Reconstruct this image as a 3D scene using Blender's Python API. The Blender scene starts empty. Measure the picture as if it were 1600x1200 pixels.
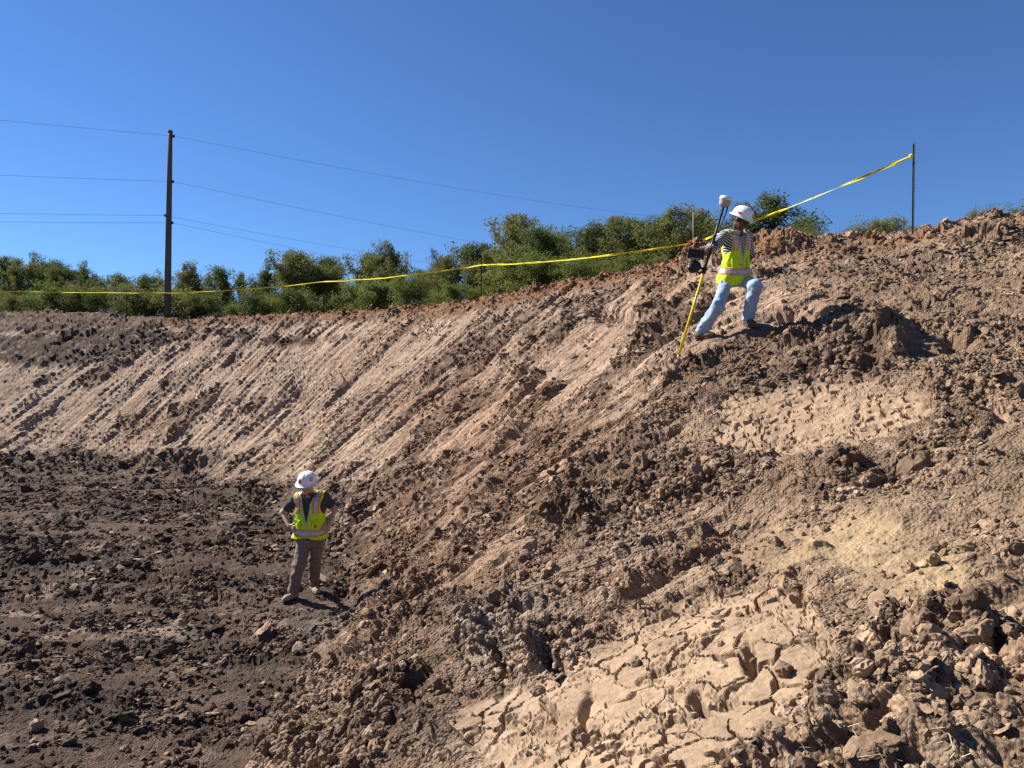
import bpy, bmesh, math, random
import numpy as np
from mathutils import Vector, Matrix
from mathutils.bvhtree import BVHTree

# ------------------------------------------------------------------ camera, sky, sun, exposure
scene = bpy.context.scene
SUN_EL, SUN_AZ = math.radians(39.0), math.radians(-65.0)      # azimuth from +Y, negative = to the left
cam_d = bpy.data.cameras.new('camera'); cam = bpy.data.objects.new('camera', cam_d)
scene.collection.objects.link(cam); scene.camera = cam
cam_d.sensor_width = 36.0; cam_d.lens = 24.95; cam_d.clip_start = 0.05; cam_d.clip_end = 6000.0
cam.location = (0, 0, 0); cam.rotation_euler = (math.radians(90), 0, 0)
world = bpy.data.worlds.new('World'); scene.world = world; world.use_nodes = True
wn = world.node_tree
sky = wn.nodes.new('ShaderNodeTexSky'); sky.sky_type = 'NISHITA'; sky.sun_disc = False
sky.sun_elevation = SUN_EL; sky.sun_rotation = SUN_AZ
sky.altitude = 800.0; sky.air_density = 1.0; sky.dust_density = 0.0; sky.ozone_density = 6.0
wn.nodes['Background'].inputs[1].default_value = 0.056
tint = wn.nodes.new('ShaderNodeMix'); tint.data_type = 'RGBA'; tint.blend_type = 'MULTIPLY'; tint.inputs[0].default_value = 1.0
tint.inputs[7].default_value = (.66, .84, 1.06, 1)           # the phone's white balance: a deeper blue
wn.links.new(sky.outputs[0], tint.inputs[6]); wn.links.new(tint.outputs[2], wn.nodes['Background'].inputs[0])
sun_d = bpy.data.lights.new('sun', 'SUN'); sun = bpy.data.objects.new('sun', sun_d)
scene.collection.objects.link(sun)
sun_d.energy = 5.0; sun_d.angle = math.radians(0.53); sun_d.color = (1.0, 0.94, 0.86)
sdir = Vector((math.sin(SUN_AZ)*math.cos(SUN_EL), math.cos(SUN_AZ)*math.cos(SUN_EL), math.sin(SUN_EL)))
sun.rotation_euler = sdir.to_track_quat('Z', 'Y').to_euler()
sun.location = (-20, 10, 30)
vs = scene.view_settings
vs.view_transform = 'Standard'; vs.look = 'None'; vs.exposure = 1.15; vs.gamma = 1.0; vs.use_curve_mapping = False
scene.cycles.use_denoising = False
scene.cycles.max_bounces = 6; scene.cycles.diffuse_bounces = 2; scene.cycles.glossy_bounces = 2
scene.cycles.transparent_max_bounces = 6
F = 1109.0      # focal length in pixels of the 1600 wide photograph

# ------------------------------------------------------------------ helpers
C = scene.collection
def f32(a): return np.asarray(a, np.float32)
def mesh_arrays(name, V, faces, mats=(), parent=None, smooth=False, midx=None):
    """faces: one (n,k) int array or a list of them"""
    if isinstance(faces, np.ndarray): faces = [faces]
    faces = [f for f in faces if len(f)]
    me = bpy.data.meshes.new(name)
    V = np.asarray(V, np.float32)
    me.vertices.add(len(V)); me.vertices.foreach_set('co', V.ravel())
    tot = np.concatenate([np.full(len(f), f.shape[1], np.int32) for f in faces])
    idx = np.concatenate([f.ravel() for f in faces]).astype(np.int32)
    me.loops.add(len(idx)); me.loops.foreach_set('vertex_index', idx)
    me.polygons.add(len(tot))
    st = np.zeros(len(tot), np.int32); st[1:] = np.cumsum(tot)[:-1]
    me.polygons.foreach_set('loop_start', st); me.polygons.foreach_set('loop_total', tot)
    if midx is not None: me.polygons.foreach_set('material_index', np.asarray(midx, np.int32))
    me.polygons.foreach_set('use_smooth', np.full(len(tot), bool(smooth)))
    me.update(calc_edges=True)
    for m in (mats if isinstance(mats, (list, tuple)) else [mats]): me.materials.append(m)
    o = bpy.data.objects.new(name, me); C.objects.link(o)
    if parent is not None: o.parent = parent
    return o
def empty(name, loc=(0, 0, 0), rz=0.0):
    o = bpy.data.objects.new(name, None); C.objects.link(o); o.location = loc; o.rotation_euler = (0, 0, rz)
    o.empty_display_size = 0.2
    return o
def tag(o, label=None, cat=None, group=None, kind=None):
    if label: o['label'] = label
    if cat: o['category'] = cat
    if group: o['group'] = group
    if kind: o['kind'] = kind
    return o
def color_attr(o, col, name='soil'):
    a = o.data.color_attributes.new(name, 'FLOAT_COLOR', 'POINT')
    c = np.ones((len(o.data.vertices), 4), np.float32); c[:, :3] = col
    a.data.foreach_set('color', c.ravel())
def node_mat(name):
    m = bpy.data.materials.new(name); m.use_nodes = True
    nt = m.node_tree; b = nt.nodes['Principled BSDF']
    return m, nt, b
def plain(name, col, rough=0.8, var=0.12, scale=30.0, metal=0.0, bump=0.0, spec=0.3):
    """a simple procedural surface: base colour broken up by noise"""
    m, nt, b = node_mat(name)
    tc = nt.nodes.new('ShaderNodeTexCoord'); no = nt.nodes.new('ShaderNodeTexNoise')
    no.inputs['Scale'].default_value = scale; no.inputs['Detail'].default_value = 5
    nt.links.new(tc.outputs['Object'], no.inputs['Vector'])
    r = nt.nodes.new('ShaderNodeMapRange'); r.inputs['From Min'].default_value = .3; r.inputs['From Max'].default_value = .7
    r.inputs['To Min'].default_value = 1-var; r.inputs['To Max'].default_value = 1+var
    nt.links.new(no.outputs['Fac'], r.inputs['Value'])
    mx = nt.nodes.new('ShaderNodeMix'); mx.data_type = 'RGBA'; mx.blend_type = 'MULTIPLY'; mx.inputs[0].default_value = 1
    mx.inputs[6].default_value = (*col, 1); nt.links.new(r.outputs[0], mx.inputs[7])
    nt.links.new(mx.outputs[2], b.inputs['Base Color'])
    b.inputs['Roughness'].default_value = rough; b.inputs['Metallic'].default_value = metal
    b.inputs['Specular IOR Level'].default_value = spec
    if bump:
        bp = nt.nodes.new('ShaderNodeBump'); bp.inputs['Strength'].default_value = bump; bp.inputs['Distance'].default_value = .01
        nt.links.new(no.outputs['Fac'], bp.inputs['Height']); nt.links.new(bp.outputs[0], b.inputs['Normal'])
    return m

# ------------------------------------------------------------------ numpy noise
def h2(ix, iy, seed):
    h = (ix.astype(np.int64)*374761393 + iy.astype(np.int64)*668265263 + seed*974711) & 0xFFFFFFFF
    h = h.astype(np.uint32)
    h = (h ^ (h >> np.uint32(13)))*np.uint32(1274126177)
    h ^= h >> np.uint32(16); h *= np.uint32(2246822519); h ^= h >> np.uint32(13)
    return h
def u01(h): return (h & np.uint32(0xFFFFFF)).astype(np.float32)/np.float32(16777216.0)
def perlin(x, y, seed=0):
    xi = np.floor(x); yi = np.floor(y); fx = f32(x-xi); fy = f32(y-yi)
    xi = xi.astype(np.int32); yi = yi.astype(np.int32)
    sx = fx*fx*fx*(fx*(fx*6-15)+10); sy = fy*fy*fy*(fy*(fy*6-15)+10)
    def g(ax, ay, dx, dy):
        a = u01(h2(ax, ay, seed))*np.float32(6.2831853)
        return np.cos(a)*dx + np.sin(a)*dy
    n00 = g(xi, yi, fx, fy); n10 = g(xi+1, yi, fx-1, fy)
    n01 = g(xi, yi+1, fx, fy-1); n11 = g(xi+1, yi+1, fx-1, fy-1)
    a = n00+sx*(n10-n00); b = n01+sx*(n11-n01)
    return (a+sy*(b-a))*np.float32(1.5)
def fbm(x, y, seed=0, o=4, gain=.5):
    t = 0; a = 1.0
    for i in range(o):
        t = t+a*perlin(x*2**i, y*2**i, seed+i*17); a *= gain
    return t
def worley(x, y, seed=0):
    """F1, F2, cell hash, offset of the point from its nearest seed"""
    xi = np.floor(x).astype(np.int32); yi = np.floor(y).astype(np.int32)
    fx = f32(x-xi); fy = f32(y-yi)
    F1 = np.full(x.shape, 9, np.float32); F2 = F1.copy()
    ID = np.zeros(x.shape, np.uint32); DX = np.zeros(x.shape, np.float32); DY = DX.copy()
    for j in (-1, 0, 1):
        for i in (-1, 0, 1):
            h = h2(xi+i, yi+j, seed)
            dx = fx-i-u01(h); dy = fy-j-u01(h*np.uint32(2654435761) ^ np.uint32(0x9e37))
            d = dx*dx+dy*dy
            n = d < F1
            F2 = np.where(n, F1, np.minimum(F2, d)); F1 = np.where(n, d, F1)
            ID = np.where(n, h, ID); DX = np.where(n, dx, DX); DY = np.where(n, dy, DY)
    return np.sqrt(F1), np.sqrt(F2), ID, DX, DY
def rnd(ID, k): return u01((ID ^ np.uint32(k*2246822519 & 0xFFFFFFFF))*np.uint32(2654435761) >> np.uint32(3))
def sstep(a, b, x):
    t = np.clip((x-a)/(b-a), 0, 1); return t*t*(3-2*t)
def lerp(a, b, t): return a+(b-a)*t

# ------------------------------------------------------------------ lie of the land (metres, eye at the origin)
FLOOR = -2.9
toe = np.array([(-1.9, -30), (-1.9, -6), (-1.9, 0), (-2.0, 5.4), (-1.95, 7), (-2.2, 9.75), (-2.9, 11.5), (-5.2, 16),
                (-8.9, 20.6), (-13, 22.9), (-18.5, 25.0), (-26, 27.4), (-40, 31), (-90, 40)], float)
def chaikin(p, n=3):
    for _ in range(n):
        q = np.empty((2*len(p)-2, 2)); q[0::2] = .75*p[:-1]+.25*p[1:]; q[1::2] = .25*p[:-1]+.75*p[1:]
        p = np.vstack([p[:1], q, p[-1:]])
    return p
toe_c = chaikin(toe)
seg = np.diff(toe_c, axis=0); seglen = np.hypot(*seg.T); cum = np.concatenate([[0], np.cumsum(seglen)])
cum -= np.interp(5.4, toe_c[:, 1], cum)
GX0, GX1, GY0, GY1, GS = -70.0, 44.0, -22.0, 74.0, 0.2
gx = np.arange(GX0, GX1+1e-6, GS); gy = np.arange(GY0, GY1+1e-6, GS)
GX, GY = np.meshgrid(gx, gy)
def toe_coords(X, Y):
    best = np.full(X.shape, 1e9); S = np.zeros(X.shape); D = np.zeros(X.shape)
    for i in range(len(seg)):
        ax, ay = toe_c[i]; dx, dy = seg[i]; L2 = seglen[i]**2
        t = np.clip(((X-ax)*dx+(Y-ay)*dy)/L2, 0, 1)
        ex = X-ax-t*dx; ey = Y-ay-t*dy; d2 = ex*ex+ey*ey
        m = d2 < best
        best = np.where(m, d2, best); S = np.where(m, cum[i]+t*seglen[i], S)
        D = np.where(m, np.sign(ex*dy-ey*dx)*np.sqrt(d2), D)
    return S, D
SG, DG = toe_coords(GX, GY)
def rbf(pts, q, lin=True):
    P = np.array([p[:2] for p in pts], float); z = np.array([p[2] for p in pts], float); n = len(P)
    k = lambda r: np.where(r > 1e-9, r*r*np.log(np.maximum(r, 1e-9)), 0)
    A = np.zeros((n+3, n+3)); r = np.hypot(P[:, None, 0]-P[None, :, 0], P[:, None, 1]-P[None, :, 1])
    A[:n, :n] = k(r)+np.eye(n)*.02; A[:n, n] = 1; A[:n, n+1:] = P; A[n, :n] = 1; A[n+1:, :n] = P.T
    w = np.linalg.solve(A, np.concatenate([z, [0, 0, 0]]))
    out = w[n]+w[n+1]*q[0]+w[n+2]*q[1]
    for i in range(n): out = out+w[i]*k(np.hypot(q[0]-P[i, 0], q[1]-P[i, 1]))
    return out
rim = [(-50, 46, 4.0), (-36, 41, 3.9), (-26.5, 36.8, 3.7), (-21.1, 34.9, 3.4), (-16.2, 33.4, 3.02), (-11, 30.4, 2.88), (-4.7, 26.3, 2.8), (-1.04, 23.1, 2.75),
       (1.72, 19.1, 2.75), (3.1, 17.6, 2.75), (3.66, 15.6, 2.75), (4.2, 14.2, 2.75), (5.5, 13.6, 2.78), (6.2, 13.0, 2.75),
       (6.86, 12.2, 2.58), (7.6, 11.8, 2.75), (8.55, 11.85, 2.8), (10.5, 11.0, 2.9), (13, 9, 3.0)]
def toe_normal(x, y):
    s, d = toe_coords(np.array([x]), np.array([y]))
    px = np.interp(s, cum, toe_c[:, 0]); py = np.interp(s, cum, toe_c[:, 1])
    n = np.array([x-px[0], y-py[0]])*np.sign(d[0]); return n/np.hypot(*n)
wall_pts = list(rim)
for x, y in toe[1:-1]:
    wall_pts.append((x, y, FLOOR))
for x, y, nx, ny in [(-1.9, 0, 1, 0), (-2, 5.4, 1, 0), (-2.2, 9.75, .97, .2), (-5.2, 16, .85, .5), (-8.9, 20.6, .6, .8), (-18.5, 25, .35, .93), (-40, 31, .25, .96)]:
    wall_pts.append((x-3*nx, y-3*ny, FLOOR-1.6))
wall_pts += [(2.45, 9.15, .585), (3.02, 9.08, .735), (2.06, 8.95, .27), (3.5, 9.5, .98), (0, 0, -1.68), (1.33, 1.84, -1.0), (3.6, 5, -.22), (5.05, 7, .6), (6.6, 9.2, 1.6), (0, -6, -1.7), (4, -6, -.2), (4, 0, -.1),
             (10, 4, 2.0), (10, -6, 1.8), (16, 0, 3.0), (5.6, 10.9, 1.85), (-.2, 7, -1.66), (.2, 4, -1.6)]
for x, y, z in rim[:13]:
    n = toe_normal(x, y); wall_pts.append((x+3*n[0], y+3*n[1], z+1.5))
for x, y in [(12, 16), (16, 12), (20, 4)]: wall_pts.append((x, y, 4.6))
WALL = rbf(wall_pts, (GX, GY))
plat = [(x, y, z+.0) for x, y, z in rim]
for x, y, z in rim[:13]:
    n = toe_normal(x, y); plat.append((x+5*n[0], y+5*n[1], z+.05)); plat.append((x+14*n[0], y+14*n[1], z+.1))
plat += [(8, 15, 2.75), (10, 15, 2.8), (13, 14, 2.9), (9, 24, 2.9), (20, 20, 3.0), (30, 10, 3.2), (30, -10, 3.2), (16, 4, 3.3), (0, 60, 3.1), (-40, 60, 3.2), (30, 60, 3.2), (-60, 50, 3.2)]
PLAT = rbf(plat, (GX, GY))
def smin(a, b, k):
    h = np.clip(.5+.5*(b-a)/k, 0, 1); return b+(a-b)*h-k*h*(1-h)
W2 = -smin(-WALL, np.full(WALL.shape, -FLOOR), .16)
W2 = np.where(DG < -1.5, FLOOR, W2)
ZG = smin(W2, PLAT, .22)
ZG = np.where(DG < -1.2, FLOOR, ZG)
def bil(G, x, y):
    u = np.clip((np.asarray(x)-GX0)/GS, 0, len(gx)-1.001); v = np.clip((np.asarray(y)-GY0)/GS, 0, len(gy)-1.001)
    i = u.astype(int); j = v.astype(int); a = u-i; b = v-j
    return (G[j, i]*(1-a)+G[j, i+1]*a)*(1-b)+(G[j+1, i]*(1-a)+G[j+1, i+1]*a)*b
GZY, GZX = np.gradient(ZG, GS)
def zb(x, y): return float(bil(ZG, np.array([x]), np.array([y]))[0])
_ys = np.concatenate([np.arange(1, 16, .02), np.arange(16, 60, .05)])
def hit(px, py):
    """ground point seen at a photograph pixel (on the smooth lie of the land)"""
    u = (px-800)/F; v = (600-py)/F
    below = v*_ys < bil(ZG, u*_ys, _ys)
    if not below.any(): return None
    k = int(np.argmax(below)); a = 0.0
    if k:                                       # refine between samples
        y0, y1 = _ys[k-1], _ys[k]; f0 = v*y0-bil(ZG, u*y0, y0); f1 = v*y1-bil(ZG, u*y1, y1); a = (y1-y0)*(1-f0/(f0-f1))
    y = _ys[k]-a
    return np.array([u*y, y])
def blob(X, Y, px, py, rx, ry, p=2.0):
    """soft ellipse of ground, given by the spot and reach it has in the photograph, laid out on the ground"""
    c = hit(px, py)
    while c is None: py += 4; c = hit(px, py)
    ok = lambda q: q is not None and np.hypot(*(q-c)) < 6
    l, r_, u_, d_ = hit(px-rx, py), hit(px+rx, py), hit(px, py-ry), hit(px, py+ry)
    e1 = (r_-l)/2 if ok(l) and ok(r_) else (r_-c if ok(r_) else c-l if ok(l) else np.array([rx/F*c[1], 0])); e2 = (u_-d_)/2 if ok(u_) and ok(d_) else (c-d_ if ok(d_) else np.array([0, 1.0]))
    M = np.linalg.inv(np.array([e1, e2]).T)
    a = M[0, 0]*(X-c[0])+M[0, 1]*(Y-c[1]); b = M[1, 0]*(X-c[0])+M[1, 1]*(Y-c[1])
    return f32(np.exp(-(a*a+b*b)**(p/2)))
# ------------------------------------------------------------------ relief and soil of the cut
TH = np.linspace(math.radians(-43), math.radians(43), 1180)
r = [0.9]
while r[-1] < 50:
    q = r[-1]; r.append(q*(1+(.0042 if q < 5 else .0050 if q < 14 else .0038 if q < 36 else .0052)))
R = np.array(r); print('rows', len(R))
def flat_grid():
    RR, TT = np.meshgrid(R, TH, indexing='ij')
    return f32(RR*np.sin(TT)).ravel(), f32(RR*np.cos(TT)).ravel()

def lumps(x, y, cell, seed, keep=.6, warp=.35):
    """separate clods: steep-sided, tilted, uneven"""
    wx = perlin(x/cell*1.7, y/cell*1.7, seed+5)*warp+perlin(x/cell*4.3, y/cell*4.3, seed+6)*warp*.4
    wy = perlin(x/cell*1.7, y/cell*1.7, seed+9)*warp+perlin(x/cell*4.3, y/cell*4.3, seed+10)*warp*.4
    f1, f2, ID, dx, dy = worley(x/cell+wx, y/cell+wy, seed)
    on = (rnd(ID, 1) < keep); rad = .32+.4*rnd(ID, 2); hg = .3+.7*rnd(ID, 3)
    a = rnd(ID, 4)*6.283; tl = 1.2*rnd(ID, 5)
    body = np.clip(1-(f1/rad)**2, 0, 1)**.8
    return on*hg*body*np.clip(1+tl*(np.cos(a)*dx+np.sin(a)*dy), .1, 2), ID, on*body
def plates(x, y, cell, seed, warp=.3, tilt=1.0, aspect=1.0):
    """broken facets: each tilted its own way"""
    wx = perlin(x/cell*2.1/aspect, y/cell*2.1, seed+5)*warp; wy = perlin(x/cell*2.1/aspect, y/cell*2.1, seed+9)*warp
    f1, f2, ID, dx, dy = worley(x/(cell*aspect)+wx, y/cell+wy, seed)
    a = rnd(ID, 4)*6.283
    h = (rnd(ID, 3)-.5)+tilt*(rnd(ID, 5)+.2)*(np.cos(a)*dx+np.sin(a)*dy)
    return h, ID, f2-f1
def crumbs(x, y, cell, seed, depth=.6):
    """angular crumbs with dark joints between them"""
    h, ID, e = plates(x, y, cell, seed, .45, 1.0); h = h+.9
    return (h-depth)*sstep(0, .3, e)+depth*0, ID
def billow(x, y, seed, o=4):
    t = 0; a = 1.0
    for i in range(o):
        t = t+a*np.abs(perlin(x*2.1**i, y*2.1**i, seed+i*13)); a *= .55
    return t

def relief(X, Y):
    """displacement along the normal and soil colour at ground points"""
    S = f32(bil(SG, X, Y)); D = f32(bil(DG, X, Y)); Zb = f32(bil(ZG, X, Y))
    sl = np.hypot(bil(GZX, X, Y), bil(GZY, X, Y)); T = f32(D*1.2)
    rr = np.hypot(X, Y)
    n1 = fbm(X/2.6, Y/2.6, 3, 4); n2 = fbm(X/.9, Y/.9, 41, 4); n3 = fbm(X/.3, Y/.3, 77, 3)
    nS = fbm(S/1.1, T/3.8, 91, 4)             # drawn out along the fall line
    # ---- where is what
    floor = 1-sstep(-.25, .55, D+.35*n2+.25*n1)
    top = sstep(-.42-.25*sstep(-14, -4, X), -.05, Zb-f32(bil(PLAT, X, Y))+.10*n2+.06*n3)       # crumbly crest
    top = np.maximum(top, sstep(-.05, .1, Zb-2.62+.2*n1)*(D > 3))
    far = sstep(8.5, 13.5, S+1.4*n1)                          # far wall, scraped by the bucket
    mid = sstep(1.0, 3.2, S+.9*n1)*(1-far)
    near = 1-sstep(1.0, 3.2, S+.9*n1)
    B = lambda *a: blob(X, Y, *a)
    # right-hand slope above / beside the upper man: loose earth
    east = sstep(3.6, 5.2, X+.6*n1-.12*(Y-8))*(S < 12)
    clay1 = np.clip(1.35*B(1290, 650, 150, 52, 3)+.9*B(1180, 690, 70, 30), 0, 1.2)
    clay2 = np.clip(1.2*B(1090, 1000, 210, 95, 3)+1.1*B(930, 1130, 190, 75, 3)+.8*B(1180, 930, 90, 60)+1.0*B(780, 1130, 100, 60, 3)+.9*B(1050, 1190, 160, 40), 0, 1.2)
    yel = sstep(.22, .62, .22*n2+.12*n3+1.1*B(1290, 850, 150, 34)+B(1420, 905, 90, 40)+.6*B(1180, 870, 60, 30))
    grey = np.clip(1.1*B(770, 1010, 80, 60)+.9*B(930, 810, 50, 45)+.8*B(830, 950, 60, 40)+.9*B(700, 1150, 60, 40), 0, 1)
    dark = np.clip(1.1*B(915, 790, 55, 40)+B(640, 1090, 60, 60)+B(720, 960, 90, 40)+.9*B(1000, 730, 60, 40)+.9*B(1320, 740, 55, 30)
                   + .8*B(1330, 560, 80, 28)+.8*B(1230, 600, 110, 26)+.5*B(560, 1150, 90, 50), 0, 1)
    wet = np.clip(1.1*B(500, 985, 60, 22)+.9*B(270, 985, 45, 14)+.7*B(560, 960, 40, 20), 0, 1)
    warm = np.clip(.55*B(800, 700, 220, 130)+.4*B(640, 900, 120, 140)+B(230, 660, 40, 22)+B(1040, 440, 50, 30)+.8*B(700, 480, 160, 14)+.7*B(660, 630, 70, 40)+.6*B(1180, 360, 80, 30), 0, 1)
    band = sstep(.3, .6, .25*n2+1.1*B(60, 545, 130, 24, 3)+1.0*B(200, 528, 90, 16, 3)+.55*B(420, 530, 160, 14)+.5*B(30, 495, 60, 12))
    scr = np.clip(far*1.0+mid*.85+.55*near*(1-sstep(.3, 2.5, X-.1*Y)), 0, 1)*(1-floor)*(1-east)*(1-top)
    # rubble lying over the scraped face
    patch = .75*fbm(S/.9, T/4.2, 131, 4)+.45*fbm(S/2.2, T/2.2, 133, 3)
    rub = np.clip(sstep(.14, .34, patch+.14*mid-.22*far+.22*near), 0, 1)
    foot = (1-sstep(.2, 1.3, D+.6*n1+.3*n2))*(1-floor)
    rub = np.maximum(rub, foot*.95)
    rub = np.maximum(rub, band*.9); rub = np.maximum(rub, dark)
    rub = np.clip(np.maximum(rub, top*.9), 0, 1)
    edge = .42*n2+.16*n3+.2*n1
    clay1 = sstep(.40, .80, clay1+edge); clay2 = sstep(.34, .70, clay2+edge)
    clay = np.clip(clay1+clay2, 0, 1)
    rub = rub*(1-np.clip(1.1*clay+.7*yel, 0, 1))
    rub = np.where(east > 0, np.maximum(rub, (.35+.6*sstep(-.2, .35, fbm(X/1.2, Y/1.2, 137, 3)))*east*(1-clay)*(1-.6*yel)), rub)
    scr = scr*(1-.85*rub)*(1-clay)*(1-yel)
    # ---- relief
    calmclay = np.clip(clay+.6*yel, 0, 1)
    h = (.10*n1+.05*n2*(1-.7*calmclay))*(1-.55*far*scr)
    h = h+(.06*nS+.035*fbm(S/.35, T/3.0, 95, 3))*(1-floor)*(1-.75*east)*(1-.7*calmclay)*(1-.4*far*scr)
    # bucket passes: steps between passes, tooth marks along the fall line
    w = S+.06*fbm(S/1.5, T/3.2, 61, 2)+.022*T*np.sin(S*.45+.6)
    pw = w/1.05; pi_ = np.floor(pw).astype(np.int32); pf = f32(pw-pi_)
    seg_ = np.floor(T/2.6+u01(h2(pi_, pi_*0, 8))*3).astype(np.int32)
    ph = u01(h2(pi_, seg_, 7))
    step = ((ph-.5)*.12+(.5-pf)*.10*ph)*sstep(0, .06, pf)*sstep(0, .06, 1-pf)
    def saw(width, seed, L):
        t = -w/width+.35*perlin(w/width/3, T/L, seed); k = np.floor(t).astype(np.int32); fr = f32(t-k)
        amp = u01(h2(k, np.floor(T/L+u01(h2(k, k*0, seed+1))*5).astype(np.int32), seed+2))
        return (fr-.5)*amp**1.5
    tooth = saw(.17, 63, 1.1); tooth2 = saw(.42, 73, 1.7); tooth3 = saw(.27, 83, 2.4)
    lt = w/.27+.3*perlin(w/1.3, T/4, 68); lk = np.floor(lt).astype(np.int32); lf = f32(lt-lk)
    la = u01(h2(lk, np.floor(T/2.8+u01(h2(lk, lk*0, 85))*5).astype(np.int32), 86))
    line = -1.0*(la > .42)*(1-sstep(.05, .30, np.abs(lf-.5)))*la*.085
    gr = perlin(w/.36, T/2.4, 66)
    groove = -sstep(.42, .62, gr)*.13
    scrn = scr*(.45+.55*sstep(-.3, .2, fbm(S/2.2, T/2.2, 69, 2)))
    h = h+scrn*(step*.8+.065*tooth+.05*tooth2+.05*tooth3+groove+line)
    # drying cracks across the scraped clay
    c1, cid, ce = plates(w, T, .19, 201, .35, .5, .9)
    crk = 1-sstep(.0, .17, ce)
    slabby = sstep(-.15, .25, fbm(S/1.3, T/1.3, 203, 2))
    h = h-scr*.05*crk*slabby+scr*.014*c1*slabby
    # cracked pale clay on the near bank
    p2, pid2, pe2 = plates(X+.03*n3, Y*1.0, .21, 211, .34, .6)
    p3, pid3, pe3 = plates(X, Y, .095, 212, .5, .4)
    gate = sstep(-.45, -.05, perlin(X/.6, Y/.6, 215))
    crA = (1-sstep(.015, .10, pe2))*gate; crB = (1-sstep(.0, .15, pe3))*sstep(-.25, .2, perlin(X/.4, Y/.4, 216))
    h = h+clay*(.008*p2-.048*crA-.015*crB+.003*p3+.006*n3)
    brush = perlin((X*.8+Y*.6)/.03, (Y*.8-X*.6)/.3, 221)
    h = h+.0012*np.clip(clay+yel, 0, 1)*brush*(rr < 9)
    # clods at several sizes
    La, ida, ma = lumps(X, Y, .50, 301, .35); Lb, idb, mb = lumps(X, Y, .21, 311, .5)
    Lc, idc, mc = lumps(X, Y, .10, 321, .55)
    Pa, ipa = crumbs(X, Y, .34, 341, .3); Pb, ipb = crumbs(X, Y, .14, 351, .4); Pc, ipc = crumbs(X, Y, .06, 352, .4)
    nearclod = B(1450, 1080, 190, 130, 3)
    big = sstep(-.15, .35, fbm(X/1.7, Y/1.7, 361, 2))
    bw = billow(X/.3, Y/.3, 365, 4)
    finefade = np.clip(14/np.maximum(rr, 1), 0, 1)
    RB = (.14*La*big+.075*Lb+.036*Lc+.06*Pa*big+.036*Pb+.014*Pc*finefade+.07*bw)
    soft = .35+.65*sstep(-.3, .3, fbm(X/.8, Y/.8, 371, 3))
    h = h+RB*rub*soft*np.where(east > .5, .75, 1.0)
    h = h+(.05*La+.04*Lb+.02*Lc)*nearclod
    loose = (1-rub)*(1-scr)*(1-floor)*(1-.95*clay)*(1-.5*yel)
    h = h+loose*(.034*Lb*soft+.02*Lc*soft+.008*Pc+.014*Pb*soft+.045*bw)
    h = h+(.004*perlin(X/.028, Y/.028, 381)+.004*perlin(X/.05, Y/.05, 382))*(rr < 12)*(1-.92*calmclay)
    h = h+dark*(.10*La+.05*Lb+.03*Pb-.05)
    # the floor: tracked, flaky, broken slabs lying flat
    yy = Y+.12*X
    Fa, ifa, fe = plates(X+.2*n2, yy, .30, 401, .5, .9, 2.0); Fb, ifb, fe2 = plates(X, yy, .14, 411, .5, 1.1, 1.8); Fc, ifc, fe3 = plates(X, yy, .065, 421, .5, 1.2, 1.5)
    Fl, ifl, ml = lumps(X, yy*1.2, .26, 431, .35); Fm, ifm, mm = lumps(X, yy*1.2, .11, 441, .45)
    track = perlin(X/3.5, yy/.34, 451); lane = sstep(.02, .38, perlin(X/5.0, yy/.8, 455)+.25*n2)
    calm = (1-.8*np.clip(wet, 0, 1))*(1-.55*lane)
    hf = calm*(.036*Fa*sstep(0, .2, fe)+.026*Fb*sstep(0, .25, fe2)+.014*Fc*finefade+.065*Fl*sstep(-.1, .4, n2)+.032*Fm+.06*track+.03*billow(X/.35, yy/.22, 461, 4))+.03*n1
    h = lerp(h, hf+.03*n1, floor)
    # crest crumbs
    h = h+top*(.03*Lb+.05*La*big+.01*Lc)
    # hollows, gouges and humps that can be told apart in the photograph
    for px, py, rx, ry, d in [(785, 1035, 10, 28, -.26), (868, 1025, 11, 22, -.20), (860, 1108, 7, 16, -.10), (915, 1100, 9, 22, -.12),
                              (1165, 1025, 7, 24, -.12), (1095, 1085, 8, 18, -.10), (928, 775, 20, 18, -.34), (880, 800, 26, 16, -.22), (1032, 858, 16, 16, -.22),
                              (1540, 975, 14, 12, -.16), (1590, 1040, 14, 34, -.20), (1495, 550, 20, 10, -.20), (640, 1100, 22, 18, -.18), (1255, 912, 9, 14, -.12), (990, 880, 12, 9, -.14),
                              (545, 915, 16, 24, -.16), (1245, 490, 50, 10, -.28), (960, 490, 40, 9, -.25), (1350, 582, 50, 9, -.20), (440, 685, 26, 8, -.20), (75, 640, 20, 8, -.14),
                              (600, 1100, 40, 30, .12), (750, 990, 26, 24, .16), (830, 1005, 28, 22, .14), (1400, 550, 26, 30, .22), (1325, 735, 36, 20, .16),
                              (1560, 1000, 50, 26, .12), (530, 890, 22, 14, .14), (1340, 545, 50, 14, .16), (300, 715, 60, 12, .25), (120, 735, 70, 12, .2), (400, 770, 30, 14, .2),
                              (1230, 385, 40, 10, .14), (1090, 400, 30, 14, .12), (1275, 872, 22, 12, .10)]:
        h = h+d*(.75 if d < 0 else 1)*blob(X+.05*n3+.02*bw, Y+.06*n2+.04*n3, px, py, rx*1.1, ry*1.1, 3.0)*(1+.5*n3+.25*Pb)
    # ---- soil colour
    def mixc(c, col, t): t = np.clip(t, 0, 1)[:, None]; return c*(1-t)+np.array(col, np.float32)*t
    col = np.tile(np.array([.215, .150, .102], np.float32), (len(X), 1))
    col = mixc(col, (.25, .188, .128), near*.8)
    col = mixc(col, (.245, .178, .120), east*.9)
    col = mixc(col, (.40, .302, .222), scr)
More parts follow.
